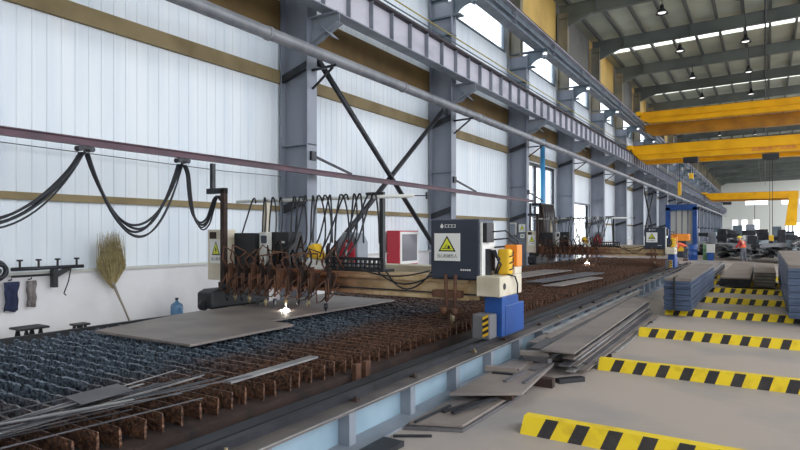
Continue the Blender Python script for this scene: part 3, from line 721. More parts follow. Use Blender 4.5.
def make_gantry():
    g = thing('cutting_gantry', (-6.6, 8.5, 0), 'near flame cutting gantry spanning the table, navy console at its right', 'cutting machine')
    bm = MB().box(-9.57, -3.72, 8.22, 8.72, .94, 1.30); bm.box(-9.3, -3.9, 8.16, 8.22, .93, 1.0).box(-9.3, -3.9, 8.16, 8.22, 1.2, 1.26)
    bm.build('beam', 'beam', g, .01)
    MB().box(-9.6, -3.6, 8.95, 9.3, 1.05, 1.40).build('rear_beam', 'beige', g, .01)
    MB().box(-7.2, -3.75, 8.14, 8.16, 1.02, 1.045).build('guide_rail', 'darkmetal', g)
    # right end
    MB().box(-3.66, -3.28, 7.95, 8.85, 1.04, 1.34).box(-3.6, -3.28, 8.55, 8.85, 1.34, 1.46).build('end_box', 'beige', g, .015)
    h = MB().tube([(-3.285, 8.12, 1.19), (-3.273, 8.12, 1.19)], .05, 14); h.build('cable_hole', 'black', g)
    MB().box(-3.56, -3.28, 8.03, 8.7, .45, 1.04).box(-3.52, -3.27, 8.15, 8.92, .45, .90).build('carriage', 'blue', g, .01)
    for yy in (8.15, 8.78): MB().tube([(-3.49, yy, .525), (-3.40, yy, .525)], .09, 16).build('wheel', 'darkmetal', g)
    bp = MB().box(-3.63, -3.35, 7.74, 8.01, .445, .80).build('bumper', mat('bumper_grey', srgb(104, 104, 108), .5), g, .02)
    s = MB()
    for q in range(4):
        z0 = .47+.085*q
        s.add([(-3.46, 7.734, z0), (-3.37, 7.734, z0+.05), (-3.37, 7.734, z0+.09), (-3.46, 7.734, z0+.04)], [(0, 1, 2, 3)], 0)
        if q < 3: s.add([(-3.46, 7.734, z0+.04), (-3.37, 7.734, z0+.09), (-3.37, 7.734, z0+.135), (-3.46, 7.734, z0+.085)], [(0, 1, 2, 3)], 1)
    s.build('hazard_stripes', ['amber', 'ink'], bp)
    # left end
    MB().prism([(7.75, .46), (9.35, .46), (9.35, .84), (7.9, .84), (7.75, .78)], 'x', -9.75, -9.3).build('left_carriage', 'black', g, .04)
    for yy in (7.75, 9.1): MB().tube([(-9.60, yy, .525), (-9.50, yy, .525)], .1, 16).build('wheel', 'darkmetal', g)
    MB().box(-9.75, -9.4, 8.3, 8.8, .84, .95).build('left_pedestal', 'darkmetal', g)
    MB().box(-9.43, -9.31, 8.07, 8.17, .95, 2.9).build('mast', 'darkrust', g, .01)
    MB().box(-9.85, -9.31, 8.07, 8.17, 2.79, 2.9).box(-9.75, -9.67, 8.08, 8.16, 2.9, 3.42).build('mast_arm', 'darkmetal', g)
    cb = MB().box(-9.95, -9.45, 8.19, 8.5, 1.0, 2.05).build('control_box', 'beige', g, .01)
    MB().box(-9.88, -9.68, 8.18, 8.195, 1.86, 2.0).build('meter_window', 'darkrust', cb)
    warning_sign(MB(), -9.68, 1.6, .38, .5, lambda u, v, d: (u, 8.185-d, v), '当心触电', 'bolt').build('warning_sign', SIGN, cb)
    # boxes on the beam
    MB().box(-9.27, -8.68, 8.3, 8.7, 1.30, 1.98).build('black_cabinet', 'black', g, .01)
    pu = MB().box(-8.45, -7.95, 8.5, 8.9, 1.30, 2.0).build('power_unit', 'black', g, .01)
    MB().box(-8.2, -8.05, 8.49, 8.5, 1.78, 1.82).build('nameplate', 'offwhite', pu)
    mt = MB().box(-8.55, -8.37, 8.3, 8.48, 1.302, 2.0).build('meter_box', 'offwhite', g, .02)
    MB().box(-8.47, -8.35, 8.27, 8.31, 1.78, 1.93).build('display', 'navy', mt)
    vb = MB().prism([(-7.25, 1.52), (-6.93, 1.42), (-6.91, 1.3), (-7.33, 1.3), (-7.35, 1.42)], 'y', 8.3, 8.6).build('valve_box', 'white', g, .02)
    MB().prism([(-7.33, 1.53), (-7.01, 1.5), (-7.18, 1.78), (-7.29, 1.74)], 'y', 8.34, 8.56).build('cover', 'amber', vb)
    rm = MB().prism([(-6.95, 1.3), (-6.45, 1.3), (-6.45, 1.8), (-6.55, 1.97), (-6.8, 2.0), (-6.92, 1.8)], 'y', 8.75, 9.1).build('motor_housing', 'steelgrey', g, .02)
    MB().prism([(-6.86, 1.42), (-6.5, 1.42), (-6.5, 1.7), (-6.6, 1.86), (-6.74, 1.86), (-6.84, 1.7)], 'y', 8.71, 8.755).build('red_front', 'red', rm, .01)
    MB().box(-6.69, -6.66, 8.70, 8.715, 1.44, 1.8).build('white_mark', 'white', rm)
    # perforated black tray
    tr = MB().box(-6.88, -5.6, 8.35, 8.4, 1.3, 1.38).box(-6.88, -5.6, 8.35, 8.4, 1.42, 1.45).box(-6.88, -5.6, 8.35, 8.4, 1.50, 1.55)
    for q in range(14): tr.box(-6.88+.096*q, -6.845+.096*q, 8.35, 8.4, 1.36, 1.52)
    tr.box(-6.88, -5.6, 8.4, 8.7, 1.3, 1.34); tr.build('hose_tray', 'black', g)
    # hose bar and stands
    yb = 8.9
    MB().tube([(-9.85, yb, 2.66), (-7.0, yb, 2.655), (-5.3, yb, 2.65)], .034, 10).build('hose_bar', 'white', g)
    MB().box(-9.0, -8.9, yb-.05, yb+.05, 1.3, 2.63).build('bar_stand', 'beige', g)
    MB().box(-6.03, -5.95, yb-.04, yb+.04, 1.3, 2.62).box(-6.35, -5.95, yb-.03, yb+.03, 2.69, 2.74).build('bar_stand', 'black', g)
    MB().tube([(-5.3, yb, 2.65), (-5.02, yb, 2.64)], .01, 6).tube([(-5.05, yb, 2.58), (-5.05, yb, 2.7)], .02, 6).build('bar_tip', 'darkmetal', g)
    rn = random.Random(17)
    xs = [-9.25, -8.95, -8.72, -8.5, -8.12, -7.95, -7.8, -7.62, -7.48, -7.32, -7.18, -6.92, -6.78, -6.6, -6.46, -6.22, -6.12]
    for q, x in enumerate(xs):
        a = Vector((x, yb-.02, 2.69)); dx = rn.uniform(.12, .42)*(1 if rn.random() < .8 else -1); dn = rn.uniform(1.32, 1.7)
        P = [a+Vector((-dx*.35, -.03, -.9)), a+Vector((-dx*.28, -.03, -.45)), a+Vector((-dx*.12, -.03, -.08)), a+Vector((0, -.035, .03)), a+Vector((dx*.25, -.05, -.06)),
             a+Vector((dx*.6, -.12, -.45)), a+Vector((dx*.85, -.25, -.85)), Vector((x+dx*1.1, 8.35, dn))]
        if q % 3 == 0: P = P[2:]
        Q = []
        for i in range(len(P)-1):
            p0 = P[max(i-1, 0)]; p1 = P[i]; p2 = P[i+1]; p3 = P[min(i+2, len(P)-1)]
            for s_ in range(5):
                u = s_/5; Q.append(.5*((2*p1)+(p2-p0)*u+(2*p0-5*p1+4*p2-p3)*u*u+(3*p1-p0-3*p2+p3)*u**3))
        Q.append(P[-1]); MB().tube(Q, .017, 6).build('hose', 'rubber', g)
    # torches along the beam front
    for q in range(11):
        x = (-9.08, -8.85, -8.66, -8.45, -8.22, -8.02, -7.78, -7.5, -7.2, -6.95, -6.55)[q]; d = rn.uniform(-.05, .03)
        t = MB().box(x-.045, x+.045, 8.09, 8.16, 1.02+d, 1.30+d); t.box(x-.02, x+.02, 8.0, 8.09, .9, 1.4+d)
        t.tube([(x-.06, 8.03, 1.36+d), (x+.06, 8.03, 1.36+d)], .022, 8)
        t.build('torch_carriage', 'darkrust' if q % 3 else 'rust', g)
        tt = MB().tube([(x, 7.95, 1.2+d), (x, 7.95, .78)], .02, 8); tt.tube([(x+.05, 7.95, 1.2), (x+.05, 7.97, .86), (x+.01, 7.96, .8)], .014, 6)
        to = tt.build('torch', 'rust', g)
        MB().lathe([(.012, 0), (.035, .07), (.035, .14)], (x, 7.95, .62+.03*math.sin(q)), 10).build('nozzle', 'brass' if q % 2 else 'darkmetal', to)
        P = [(x, 7.95, 1.3), (x-.05, 7.88, 1.48), (x+.03+rn.uniform(-.2, .2), 7.92, 1.62+rn.uniform(-.1, .15)), (x+rn.uniform(-.2, .25), 8.2, 1.6), (x+rn.uniform(-.2, .2), 8.34, 1.33)]
        MB().tube(P, .015, 6).build('torch_hose', 'rust', to)
        P = [(x+.03, 7.94, .95), (x+.1, 7.85, .82+rn.uniform(-.06, .06)), (x+.2, 7.88, .9), (x+.24, 8.05, 1.1)]
        MB().tube(P, .013, 6).build('gas_hose', 'rust', to)
        P = [(x-.02, 7.96, 1.15), (x-.12+rn.uniform(-.08, .05), 7.88, 1.0+rn.uniform(-.1, .12)), (x-.2+rn.uniform(-.1, .1), 7.9, .82+rn.uniform(-.08, .1)), (x-.1, 7.97, .78), (x+.12, 8.0, 1.02), (x+.15, 8.1, 1.28)]
        MB().tube(P, .014, 6).build('loop_hose', 'darkrust' if q % 2 else 'rust', to)
    for q in range(12):
        x = -8.9+.19*q+rn.uniform(-.06, .06)
        P = [(x, 8.45, 1.31), (x+rn.uniform(-.1, .1), 8.4, 1.5+rn.uniform(0, .25)), (x+.12+rn.uniform(-.05, .1), 8.36, 1.72+rn.uniform(-.15, .2)), (x+.24, 8.3, 1.45), (x+.2+rn.uniform(-.1, .1), 8.24, 1.31)]
        if q not in (3, 9): MB().tube(P, .022, 6).build('supply_hose', 'darkrust' if q % 3 else 'rubber', g)
    tor = MB().box(-4.44, -3.96, 8.0, 8.14, .98, 1.09)
    tor.tube([(-4.21, 8.02, 1.34), (-4.19, 8.02, .72)], .03, 8).tube([(-4.04, 8.02, 1.34), (-4.06, 8.02, .72)], .03, 8).bar((-4.3, 8.0, .83), (-3.98, 8.0, .83), .04, .05)
    tor = tor.build('torch', 'rust', g)
    MB().lathe([(.012, 0), (.04, .08), (.04, .2)], (-4.09, 8.02, .56), 10).build('nozzle', 'brass', tor)
    MB().lathe([(.03, 0), (.06, .03), (.06, .1), (.03, .12)], (-4.23, 8.0, .72), 12).lathe([(.03, 0), (.06, .03), (.06, .1), (.03, .12)], (-4.05, 8.0, .72), 12).build('knob', 'rust', tor)
    for q, (xa, xb, s) in enumerate(((-5.6, -4.4, .22), (-5.9, -4.55, .1), (-5.4, -4.5, .3))):
        MB().tube([(xa+(xb-xa)*u/10, 8.12-.06*math.sin(math.pi*u/10), 1.36+(.02-.0)*u/10-s*4*(u/10)*(1-u/10)) for u in range(11)], .014, 6).build('front_cable', 'rubber', g)
    # console
    c = MB().prism([(-4.5, 1.26), (-3.66, 1.26), (-3.66, 2.2), (-4.5, 2.2)], 'y', 8.06, 8.62).build('console', 'navy', g, .025)
    warning_sign(MB(), -4.2, 1.765, .45, .43, lambda u, v, d: (u, 8.052-d, v), '当心机械伤人', 'arc').build('warning_sign', SIGN, c)
    nm = MB(); nm.prism([(-4.31, 2.06), (-4.28, 2.06), (-4.265, 2.09), (-4.295, 2.135), (-4.325, 2.09)], 'y', 8.05, 8.056)
    
    for q in range(4):
        x0 = -4.245+.05*q; nm.box(x0, x0+.042, 8.05, 8.056, 2.07, 2.078).box(x0, x0+.042, 8.05, 8.056, 2.11, 2.118).box(x0+.004+.008*q, x0+.012+.008*q, 8.05, 8.056, 2.078, 2.11)
    for q in range(5): nm.box(-3.97+.036*q, -3.945+.036*q, 8.05, 8.056, 1.405, 1.43)
    nm.build('brand_lettering', 'white', c)
    MB().box(-3.66, -3.63, 8.1, 8.6, 1.28, 2.14).build('side_panel', 'white', c)
    MB().box(-3.64, -3.56, 8.12, 8.4, 1.84, 2.14).build('screen_hood', 'black', c, .01)
    MB().box(-3.63, -3.56, 8.22, 8.3, 1.3, 1.74).box(-3.63, -3.57, 8.36, 8.46, 1.4, 1.7).build('connector_strip', 'darkmetal', c)
    for q in range(4):
        MB().tube([(-3.56, 8.25+.06*q, 1.72), (-3.42, 8.28+.06*q, 1.6-.1*q), (-3.5, 8.3+.05*q, 1.36)], .014, 6).build('cable', 'rubber', c)
    for q in range(3):
        MB().tube([(-3.6, 8.3+.1*q, 2.0-.12*q), (-3.42, 8.5+.1*q, 2.02-.12*q), (-3.3, 8.75+.08*q, 1.86-.1*q), (-3.32, 8.78+.05*q, 1.46)], .013, 6).build('side_cable', 'rubber', c)
    # orange and yellow units behind the console
    MB().box(-3.48, -3.27, 8.62, 8.84, 1.46, 1.80).build('orange_unit', 'orange', g, .015)
    yc = MB().box(-3.5, -3.3, 8.36, 8.54, 1.34, 1.74).build('yellow_unit', 'amber', g, .04)
    for q in range(3): MB().tube([(-3.3, 8.38, 1.42+.1*q), (-3.27, 8.45, 1.44+.1*q), (-3.3, 8.53, 1.5+.1*q)], .01, 6).build('coil_cable', 'black', yc)
    MB().tube([(-3.30, 8.3, 1.36), (-3.24, 8.45, 1.32), (-3.238, 8.55, 1.2), (-3.24, 8.55, 1.04)], .013, 6).build('end_cable', 'rubber', g)
    return g
G1 = make_gantry()
G2 = copy_tree(G1); G2.location.y += 19.3; G2['label'] = 'far flame cutting gantry beyond the near one, on the same table'
def flame(x, y, lab):
    mb = MB().lathe([(.004, -.055), (.025, -.035), (.025, -.02), (.01, 0)], (x, y, .60), 10)
    for q in range(6): mb.bar((x, y, .56), (x+.10*math.cos(q*1.1), y-.03+.08*math.sin(q*1.1), .555+.012*(q % 3)), .006, .006)
    one('cutting_flame', mb, 'flame', lab, 'flame')
flame(-7.5, 7.95, 'white cutting flame under a torch of the near gantry')
flame(-6.95, 27.25, 'white cutting flame under a torch of the far gantry')

# dark hose tower at the wall end of the far gantry
ht_ = thing('hose_tower', (-10.5, 31.2, 0), 'dark rusty hose tower beside the blue pipe, behind the far gantry', 'tower')
MB().box(-10.9, -10.15, 30.3, 32.4, 0, 1.6).build('base', 'darkrust', ht_, .02)
for x in (-10.82, -10.24):
    for y in (30.4, 32.3): MB().box(x-.06, x+.06, y-.06, y+.06, 1.6, 3.42).build('post', 'darkrust', ht_)
MB().box(-10.92, -10.14, 30.28, 32.42, 3.42, 3.56).build('top_frame', 'darkmetal', ht_)
rn = random.Random(9)
for q in range(15):
    y = 30.4+.14*q; P = [(-10.16, y, 3.5), (-10.06+rn.uniform(-.04, .04), y+rn.uniform(-.06, .06), 2.8), (-10.05, y+rn.uniform(-.12, .12), 1.8), (-10.06, y+rn.uniform(-.1, .1), .5)]
    MB().tube(P, .06, 7).build('hose', 'rubber' if q % 2 else 'darkrust', ht_)
MB().tube([(-10.6, 30.25, 3.0), (-10.9, 30.1, 2.9), (-11.0, 30.1, 2.3), (-10.6, 30.25, 2.0)], .05, 7).build('side_hose', 'rubber', ht_)
one('blue_pipe', MB().tube([(-11.0, 33.1, 0), (-11.0, 33.1, 7.4)], .14, 16), 'postblue', 'upright blue pipe beside the tall bright gate', 'pipe')
yb = CY[2]+.15
eb = thing('switch_box', (-11.4, yb, 1.8), 'pale grey switch box on the third column', 'switch box')
MB().box(-11.5, -11.15, yb-.2, yb, 1.85, 2.5).build('body', 'offwhite', eb, .02)
MB().box(-11.47, -11.18, yb-.215, yb-.2, 1.88, 2.42).build('door', 'steelgrey', eb)
es = MB(); warning_sign(es, -10.85, 2.2, .36, .42, lambda u, v, d: (u, yb-.1-d, v), '当心触电', 'bolt')
one('warning_notice', es, SIGN, 'pale warning notice on the third column right of the switch box', 'sign')
es = MB().box(-10.95, -10.72, yb-.11, yb-.09, 1.68, 1.9); es.box(-10.89, -10.78, yb-.114, yb-.11, 1.77, 1.82, 1)
one('notice_plate', es, ['white', 'ink'], 'small white plate under the warning notice', 'sign')

# ------------------------------------------------------------------ striped sleepers on the floor
def sleeper(y, k, x0=-2.06, x1=3.4):
    mb = MB(); x = x0; q = 0
    sec = [(y, 0), (y+.12, .15), (y+.24, .15), (y+.36, 0)]
    n0 = 0
    while x < x1-.01:
        w = .17 if q % 2 == 0 else .13; xe = min(x+w, x1); c = 0 if q % 2 == 0 else 1
        vs = [((xx+(.055 if j in (1, 2) and x0+.05 < xx < x1-.05 else 0)), a, b) for xx in (x, xe) for j, (a, b) in enumerate(sec)]
        fs = [(0, 4, 5, 1), (1, 5, 6, 2), (2, 6, 7, 3), (3, 7, 4, 0)]; o = len(mb.v)
        mb.add(vs, fs[:1], c); mb.f += [tuple(o+i for i in f) for f in fs[1:]]; mb.m += [0, c, 0]; mb.s += [False]*3
        if q == 0: mb.f.append((o, o+1, o+2, o+3)); mb.m.append(1); mb.s.append(False)
        x = xe; q += 1
    mb.f.append(tuple(len(mb.v)-4+i for i in (3, 2, 1, 0))); mb.m.append(0); mb.s.append(False)
    one('striped_sleeper', mb, ['yellow', 'blackstripe'], 'yellow and black striped floor sleeper, %s from the camera' % ORD[k], 'sleeper', 'striped sleepers across the floor')
for k, y in enumerate((5.5, 8.65, 11.84, 15.3, 18.5, 21.8, 25.0, 28.2)): sleeper(y, k)

# ------------------------------------------------------------------ plates and strips on the floor
slab('steel_plate', [(-3.09, 4.98), (-2.55, 5.22), (-2.5, 6.9), (-3.09, 6.8)], 0, .03, 'plate_d', 'bottom plate of the pair lying on the floor by the track', 'plate')
slab('steel_plate', [(-3.08, 5.06), (-2.57, 5.26), (-2.54, 6.9), (-3.08, 6.78)], .034, .03, 'plate', 'top plate of the pair lying on the floor by the track', 'plate')
one('spacer_bar', MB().box(-3.06, -2.45, 6.3, 6.38, .066, .12), 'darkrust', 'short rusty spacer under the raised floor plate', 'bar')
one('spacer_bar', MB().box(-3.0, -2.3, 7.3, 7.4, 0, .12), 'darkrust', 'long rusty spacer bar behind the floor plates', 'bar')
slab('steel_plate', [(-3.06, 5.92), (-2.36, 6.38), (-2.52, 8.1), (-3.08, 7.95)], .122, .035, 'plate', 'grey plate propped on spacers above the floor pair', 'plate')
for k, (a, b, lab) in enumerate([((-2.92, 5.5, .075), (-2.72, 6.25, .075), 'curved dark offcut poking from under the propped plate'),
                           ((-2.78, 5.45, .1), (-2.6, 6.2, .1), 'thin dark offcut right of the curved one, under the propped plate'),
                           ((-3.02, 7.05, .168), (-2.75, 7.1, .168), 'short dark bar lying on the propped plate')]):
    one('steel_offcut', MB().bar(a, b, .05, .02), 'darkmetal', lab, 'offcut')
for k, (a, b) in enumerate([((-3.0, 5.05), (-2.96, 5.75)), ((-3.35 + .28, 4.75), (-2.75, 4.95))]):
    one('steel_offcut', MB().bar((*a, .075 if k == 0 else .012), (*b, .075 if k == 0 else .012), .03, .02), 'darkmetal',
        ('thin offcut lying along the top floor plate', 'thin offcut on the concrete in front of the floor plates')[k], 'offcut')
one('floor_grate', MB().box(-3.08, -2.85, 4.1, 4.6, .001, .05), 'darkmetal', 'dark metal plate on the floor beside the track, nearest the camera', 'plate')
# heap of long strips beside the track: (start, end, width, z, material, what is it)
rn = random.Random(4)
heap = [((-3.02, 8.6), (-3.04, 16.5), .16, .302, 'plate', 'long grey strip of the heap lying right against the track'),
        ((-2.84, 8.2), (-2.86, 15.8), .16, .302, 'plate_d', 'dark strip second from the track in the heap'),
        ((-2.66, 8.9), (-2.68, 15.2), .14, .302, 'plate', 'grey strip partly hidden under the widest plate'),
        ((-3.08, 9.4), (-3.06, 18.0), .10, .326, 'palestrip', 'thin bright strip on top of the heap hugging the track'),
        ((-2.92, 9.0), (-2.945, 17.0), .08, .326, 'plate', 'upper grey strip between the bright one and the widest plate'),
        ((-2.42, 7.9), (-2.60, 15.6), .46, .350, 'plate', 'widest plate on top of the heap of long strips'),
        ((-2.30, 8.1), (-2.33, 14.9), .12, .057, 'palestrip', 'bright strip right of the widest plate in the heap'),
        ((-2.165, 8.25), (-2.19, 14.8), .10, .057, 'plate', 'grey strip near the right side of the heap'),
        ((-2.24, 8.6), (-2.27, 14.7), .12, .081, 'plate_d', 'dark strip lying across two low strips right of the widest plate'),
        ((-2.33, 8.25), (-2.44, 14.9), .17, .105, 'plate', 'third strip up under the right edge of the widest plate'),
        ((-2.36, 8.0), (-2.40, 15.0), .15, .145, 'plate_d', 'fourth strip up under the right edge of the widest plate'),
        ((-2.31, 8.3), (-2.45, 15.2), .14, .185, 'palestrip', 'fifth strip up under the right edge of the widest plate'),
        ((-2.34, 8.15), (-2.42, 14.8), .16, .225, 'plate', 'sixth strip up under the right edge of the widest plate'),
        ((-2.30, 8.4), (-2.43, 15.1), .13, .265, 'plate_d', 'seventh strip up under the right edge of the widest plate'),
        ((-2.10, 10.0), (-2.11, 14.4), .055, .012, 'palestrip', 'outermost thin strip of the heap, on the concrete'),
        ((-2.62, 7.45), (-2.66, 9.4), .10, .170, 'plate_d', 'dark strip end sticking out in front of the widest plate'),
        ((-2.80, 7.35), (-2.84, 9.4), .08, .170, 'plate', 'narrow strip end sticking out left of the widest plate'),
        ((-2.48, 6.75), (-2.50, 7.8), .05, .170, 'plate_d', 'thin bar lying on the propped plate'),
        ((-2.70, 6.7), (-2.68, 7.35), .05, .170, 'plate_d', 'second thin bar on the propped plate, left of the first')]
for a, b, w, z, m, lab in heap:
    one('steel_strip', MB().bar((*a, z), (*b, z), w, .021), m, lab, 'strip', 'heap of long strips beside the track')
for k, (x, y, r, z, lab) in enumerate([(-2.96, 7.2, .25, .19, 'short crosswise billet at the near end of the heap'), (-2.72, 7.95, -.2, .213, 'short billet lying on two strip ends at the near end of the heap'),
                                 (-2.2, 7.75, .9, .031, 'dark short billet on the floor below the heap'), (-2.78, 8.0, .25, .275, 'topmost short billet at the near end of the heap'), (-2.6, 8.6, .3, .031, 'short billet tucked under the widest plate')]):
    d = Vector((math.cos(r), math.sin(r), 0))*.2; p = Vector((x, y, z)); one('steel_billet', MB().bar(p-d, p+d, .1, .06), ('plate', 'plate_d', 'black', 'plate', 'plate_d')[k], lab, 'billet', 'short billets at the heap')
for k, y in enumerate((9.6, 13.6)):
    one('spacer_block', MB().box(-3.08, -2.55, y, y+.1, 0, .29), 'darkrust', ('near', 'far')[k]+' tall rusty block under the left of the heap', 'block')
    one('spacer_block', MB().box(-2.545, -2.525, y, y+.1, 0, .338), 'darkrust', ('near', 'far')[k]+' rusty prop under the widest plate', 'block')
    one('spacer_bar', MB().box(-2.40, -2.08, y, y+.08, 0, .045), 'darkrust', ('near', 'far')[k]+' low spacer bar under the right of the heap', 'bar')

# stacks of long plates
def stack(x0, x1, y0, y1, n, th, gap, lab, m, top, seed, timber='darkmetal', every=2):
    rn = random.Random(seed); z = .153                      # they lie on the striped sleepers
    for k in range(n):
        dx, dy = rn.uniform(-.012, .012), rn.uniform(-.03, .03)
        nm = 'topmost' if k == n-1 else ('bottom' if k == 0 else ORD[n-1-k]+' from the top')
        one('steel_plate', MB().box(x0+dx, x1+dx, y0+dy, y1+dy, z, z+th), top if k == n-1 else m, 'long plate of the %s, %s' % (lab, nm), 'plate', 'plates in the '+lab)
        z += th
        if k < n-1 and gap and k % every == every-1:
            for q, yy in enumerate((y0+.06, (y0+y1)/2, y1-.3)):
                one('spacer_block', MB().box(x0+.03, x1-.03, yy, yy+.1, z, z+gap), timber, '%s spacer in the %s, %s layer up' % (('front', 'middle', 'rear')[q], lab, ORD[k]), 'block', 'spacers in the '+lab)
            z += gap
    return z
stack(-2.04, -1.46, 15.0, 22.1, 12, .058, .012, 'blue steel stack beside the third sleeper', 'bluesteel', 'plate', 1)
one('steel_strap', MB().box(-1.83, -1.79, 14.93, 14.95, .16, .93).box(-1.83, -1.79, 14.93, 15.6, .93, .94), 'black', 'black strap down the front of the blue steel stack', 'strap')
stack(.42, 1.9, 14.9, 26.5, 16, .066, .012, 'dark blue stack at the right edge', 'bluesteel', 'plate', 2)
stack(-1.32, -.42, 22.6, 35.0, 5, .05, .03, 'middle grey stack behind the sleepers', 'darkmetal', 'plate', 3, 'black')
stack(-.34, .3, 22.9, 30.0, 5, .05, .06, 'grey stack with pale timber spacers', 'plate', 'plate', 4, 'timber', 1)
stack(-2.9, -1.75, 26.0, 34.0, 5, .05, .04, 'flat grey stack beyond the blue one', 'plate_d', 'palestrip', 5, 'timber')
# ------------------------------------------------------------------ far background
pf = thing('portal_frame', (-6.9, 62, 0), 'blue portal frame machine far down the hall by the columns', 'machine')
MB().box(-8.25, -7.85, 61.8, 62.4, 0, 4.4).build('upright', 'blue', pf); MB().box(-5.9, -5.5, 61.8, 62.4, 0, 4.4).build('upright', 'blue', pf)
MB().box(-8.25, -5.5, 61.8, 62.4, 4.1, 4.65).build('crossbeam', 'blue', pf)
MB().box(-7.85, -5.9, 62.3, 62.4, .4, 4.1).build('curtain', 'offwhite', pf)
for x in (-7.4, -6.9, -6.4): MB().box(x, x+.12, 62.24, 62.3, .4, 4.1).build('slat', 'steelgrey', pf)
hk = thing('hanging_hook', (-7.0, 60, 5.0), 'yellow hoist hook hanging above the blue portal frame', 'hook')
MB().tube([(-6.8, 60, 8.6), (-6.8, 60, 6.7)], .03, 6).build('chain', 'darkmetal', hk); MB().box(-6.95, -6.65, 59.9, 60.1, 5.4, 6.7).build('block', 'amber', hk, .05)
ob = thing('orange_machine', (-5.6, 50, 0), 'orange topped machine in front of the blue portal frame', 'machine')
MB().box(-6.3, -5.0, 50, 51, 1.3, 1.85).build('hood', 'orange', ob, .06); MB().box(-6.1, -5.2, 50.1, 50.9, 0, 1.3).build('base', 'navy', ob, .04)
MB().box(-5.9, -5.3, 49.98, 50.0, .5, .95).build('panel', 'amber', ob)
def drum(x, y, m, lab, top=None):
    t = thing('oil_drum', (x, y, 0), lab, 'drum')
    MB().lathe([(.29, 0), (.3, .02), (.3, .36), (.315, .38), (.3, .4), (.3, .74), (.315, .76), (.3, .78), (.3, 1.1), (.28, 1.12)], (x, y, 0), 20).build('barrel', m, t)
    MB().lathe([(.27, 1.1), (.27, 1.13)], (x, y, 0), 16).build('lid', top or m, t)
drum(-4.35, 46, 'blue', 'blue drum right of the bending worker')
drum(-3.5, 47, 'green', 'green drum right of the blue drum', 'white')
pl_ = thing('paper_carton', (-3.25, 46.2, 0), 'white carton in front of the green drum', 'carton')
MB().box(-3.5, -3.0, 46, 46.5, .55, 1.15).build('box', 'offwhite', pl_, .01); MB().box(-3.45, -3.05, 46.05, 46.45, 0, .55).build('plinth', 'blue', pl_)
wb = thing('work_table', (-2, 56, 0), 'long low work table behind the standing worker', 'table')
MB().box(-5.0, .4, 56, 58, .95, 1.05).build('table_top', 'palestrip', wb)
for x in (-4.8, -2.4, .1):
    for y in (56.2, 57.7): MB().box(x, x+.15, y, y+.15, 0, .95).build('leg', 'darkmetal', wb)
# heaps of fabricated steel: frames, beams, machines
def machine(x, y, w, d, h, lab, m, kind, seed):
    rn = random.Random(seed)
    t = thing(kind, (x, y, 0), lab, kind.replace('_', ' '))
    if kind == 'beam_pile':
        for k in range(9):
            xx = x+rn.uniform(-w/2, w/2); zz = .15+h*k/9*(1-abs(xx-x)/w)
            b = MB(); a = rn.uniform(-.35, .35); L = d/2
            p = Vector((xx-math.sin(a)*L, y-math.cos(a)*L, zz)); q = Vector((xx+math.sin(a)*L, y+math.cos(a)*L, zz+rn.uniform(-.1, .2)))
            b.bar(p, q, .3, .04); b.bar(p+Vector((0, 0, .25)), q+Vector((0, 0, .25)), .3, .04); b.bar(p+Vector((0, 0, .12)), q+Vector((0, 0, .12)), .04, .24)
            b.build('beam', m if k % 2 else 'darkmetal', t)
    else:
        MB().box(x-w/2, x+w/2, y-d/2, y+d/2, 0, h*.35).build('bed', m, t, .03)
        MB().box(x-w*.4, x-w*.05, y-d*.4, y+d*.4, h*.35, h).build('headstock', m, t, .05)
        MB().box(x-w*.05, x+w*.45, y-d*.3, y+d*.3, h*.62, h*.8).build('arm', 'darkmetal', t, .03)
        MB().tube([(x+w*.3, y, h*.35), (x+w*.3, y, h*.65)], .12, 10).build('spindle', 'steelgrey', t)
machine(-1.6, 44.8+4, 1.8, 4, .9, 'pile of grey steel beams just behind the standing worker', 'concrete', 'beam_pile', 1)
machine(.6, 46.2, 2.0, 5, 1.0, 'pile of grey steel beams right of the standing worker', 'concrete', 'beam_pile', 2)
machine(-3.0, 64, 2.2, 1.5, 2.3, 'dark machine tool left of the worker in the distance', 'darkmetal', 'machine_tool', 3)
machine(-1.9, 70, 2.4, 1.6, 2.7, 'tall blue grey machine tool behind the standing worker', 'bluegrey', 'machine_tool', 4)
machine(.4, 62, 2.6, 1.6, 2.0, 'dark machine tool right of the worker', 'darkmetal', 'machine_tool', 5)
machine(2.2, 60, 2.2, 1.6, 1.9, 'dark machine tool near the bright far doorway', 'bluegrey', 'machine_tool', 6)
machine(-6.6, 78, 2.4, 1.8, 2.4, 'grey machine tool under the row of far columns', 'steelgrey', 'machine_tool', 7)
machine(-4.6, 84, 2.4, 1.8, 2.6, 'grey blue machine tool beyond the work table', 'bluegrey', 'machine_tool', 8)
machine(3.0, 40, 1.6, 4, .8, 'pile of dark beams behind the right edge stack', 'darkmetal', 'beam_pile', 9)
machine(-.4, 54, 2.0, 1.4, 1.7, 'low dark machine tool on the aisle just behind the worker', 'darkmetal', 'machine_tool', 10)
machine(1.5, 57, 1.6, 1.4, 2.2, 'dark upright machine tool left of the small yellow machine', 'darkmetal', 'machine_tool', 11)
machine(-4.4, 72, 2.2, 1.5, 2.0, 'grey machine tool behind the long work table', 'steelgrey', 'machine_tool', 12)
machine(-.9, 80, 2.6, 1.8, 2.9, 'tall grey machine tool far behind the worker', 'steelgrey', 'machine_tool', 13)
machine(1.6, 76, 2.4, 1.8, 2.6, 'blue grey machine tool far down before the doorway', 'bluegrey', 'machine_tool', 14)
machine(-3.4, 52, 2.0, 3, .8, 'pile of dark beams before the long work table', 'darkmetal', 'beam_pile', 15)
machine(-2.6, 61.0, 3.0, 3, 1.9, 'high tangled heap of dark beams beyond the work table', 'darkmetal', 'beam_pile', 21)
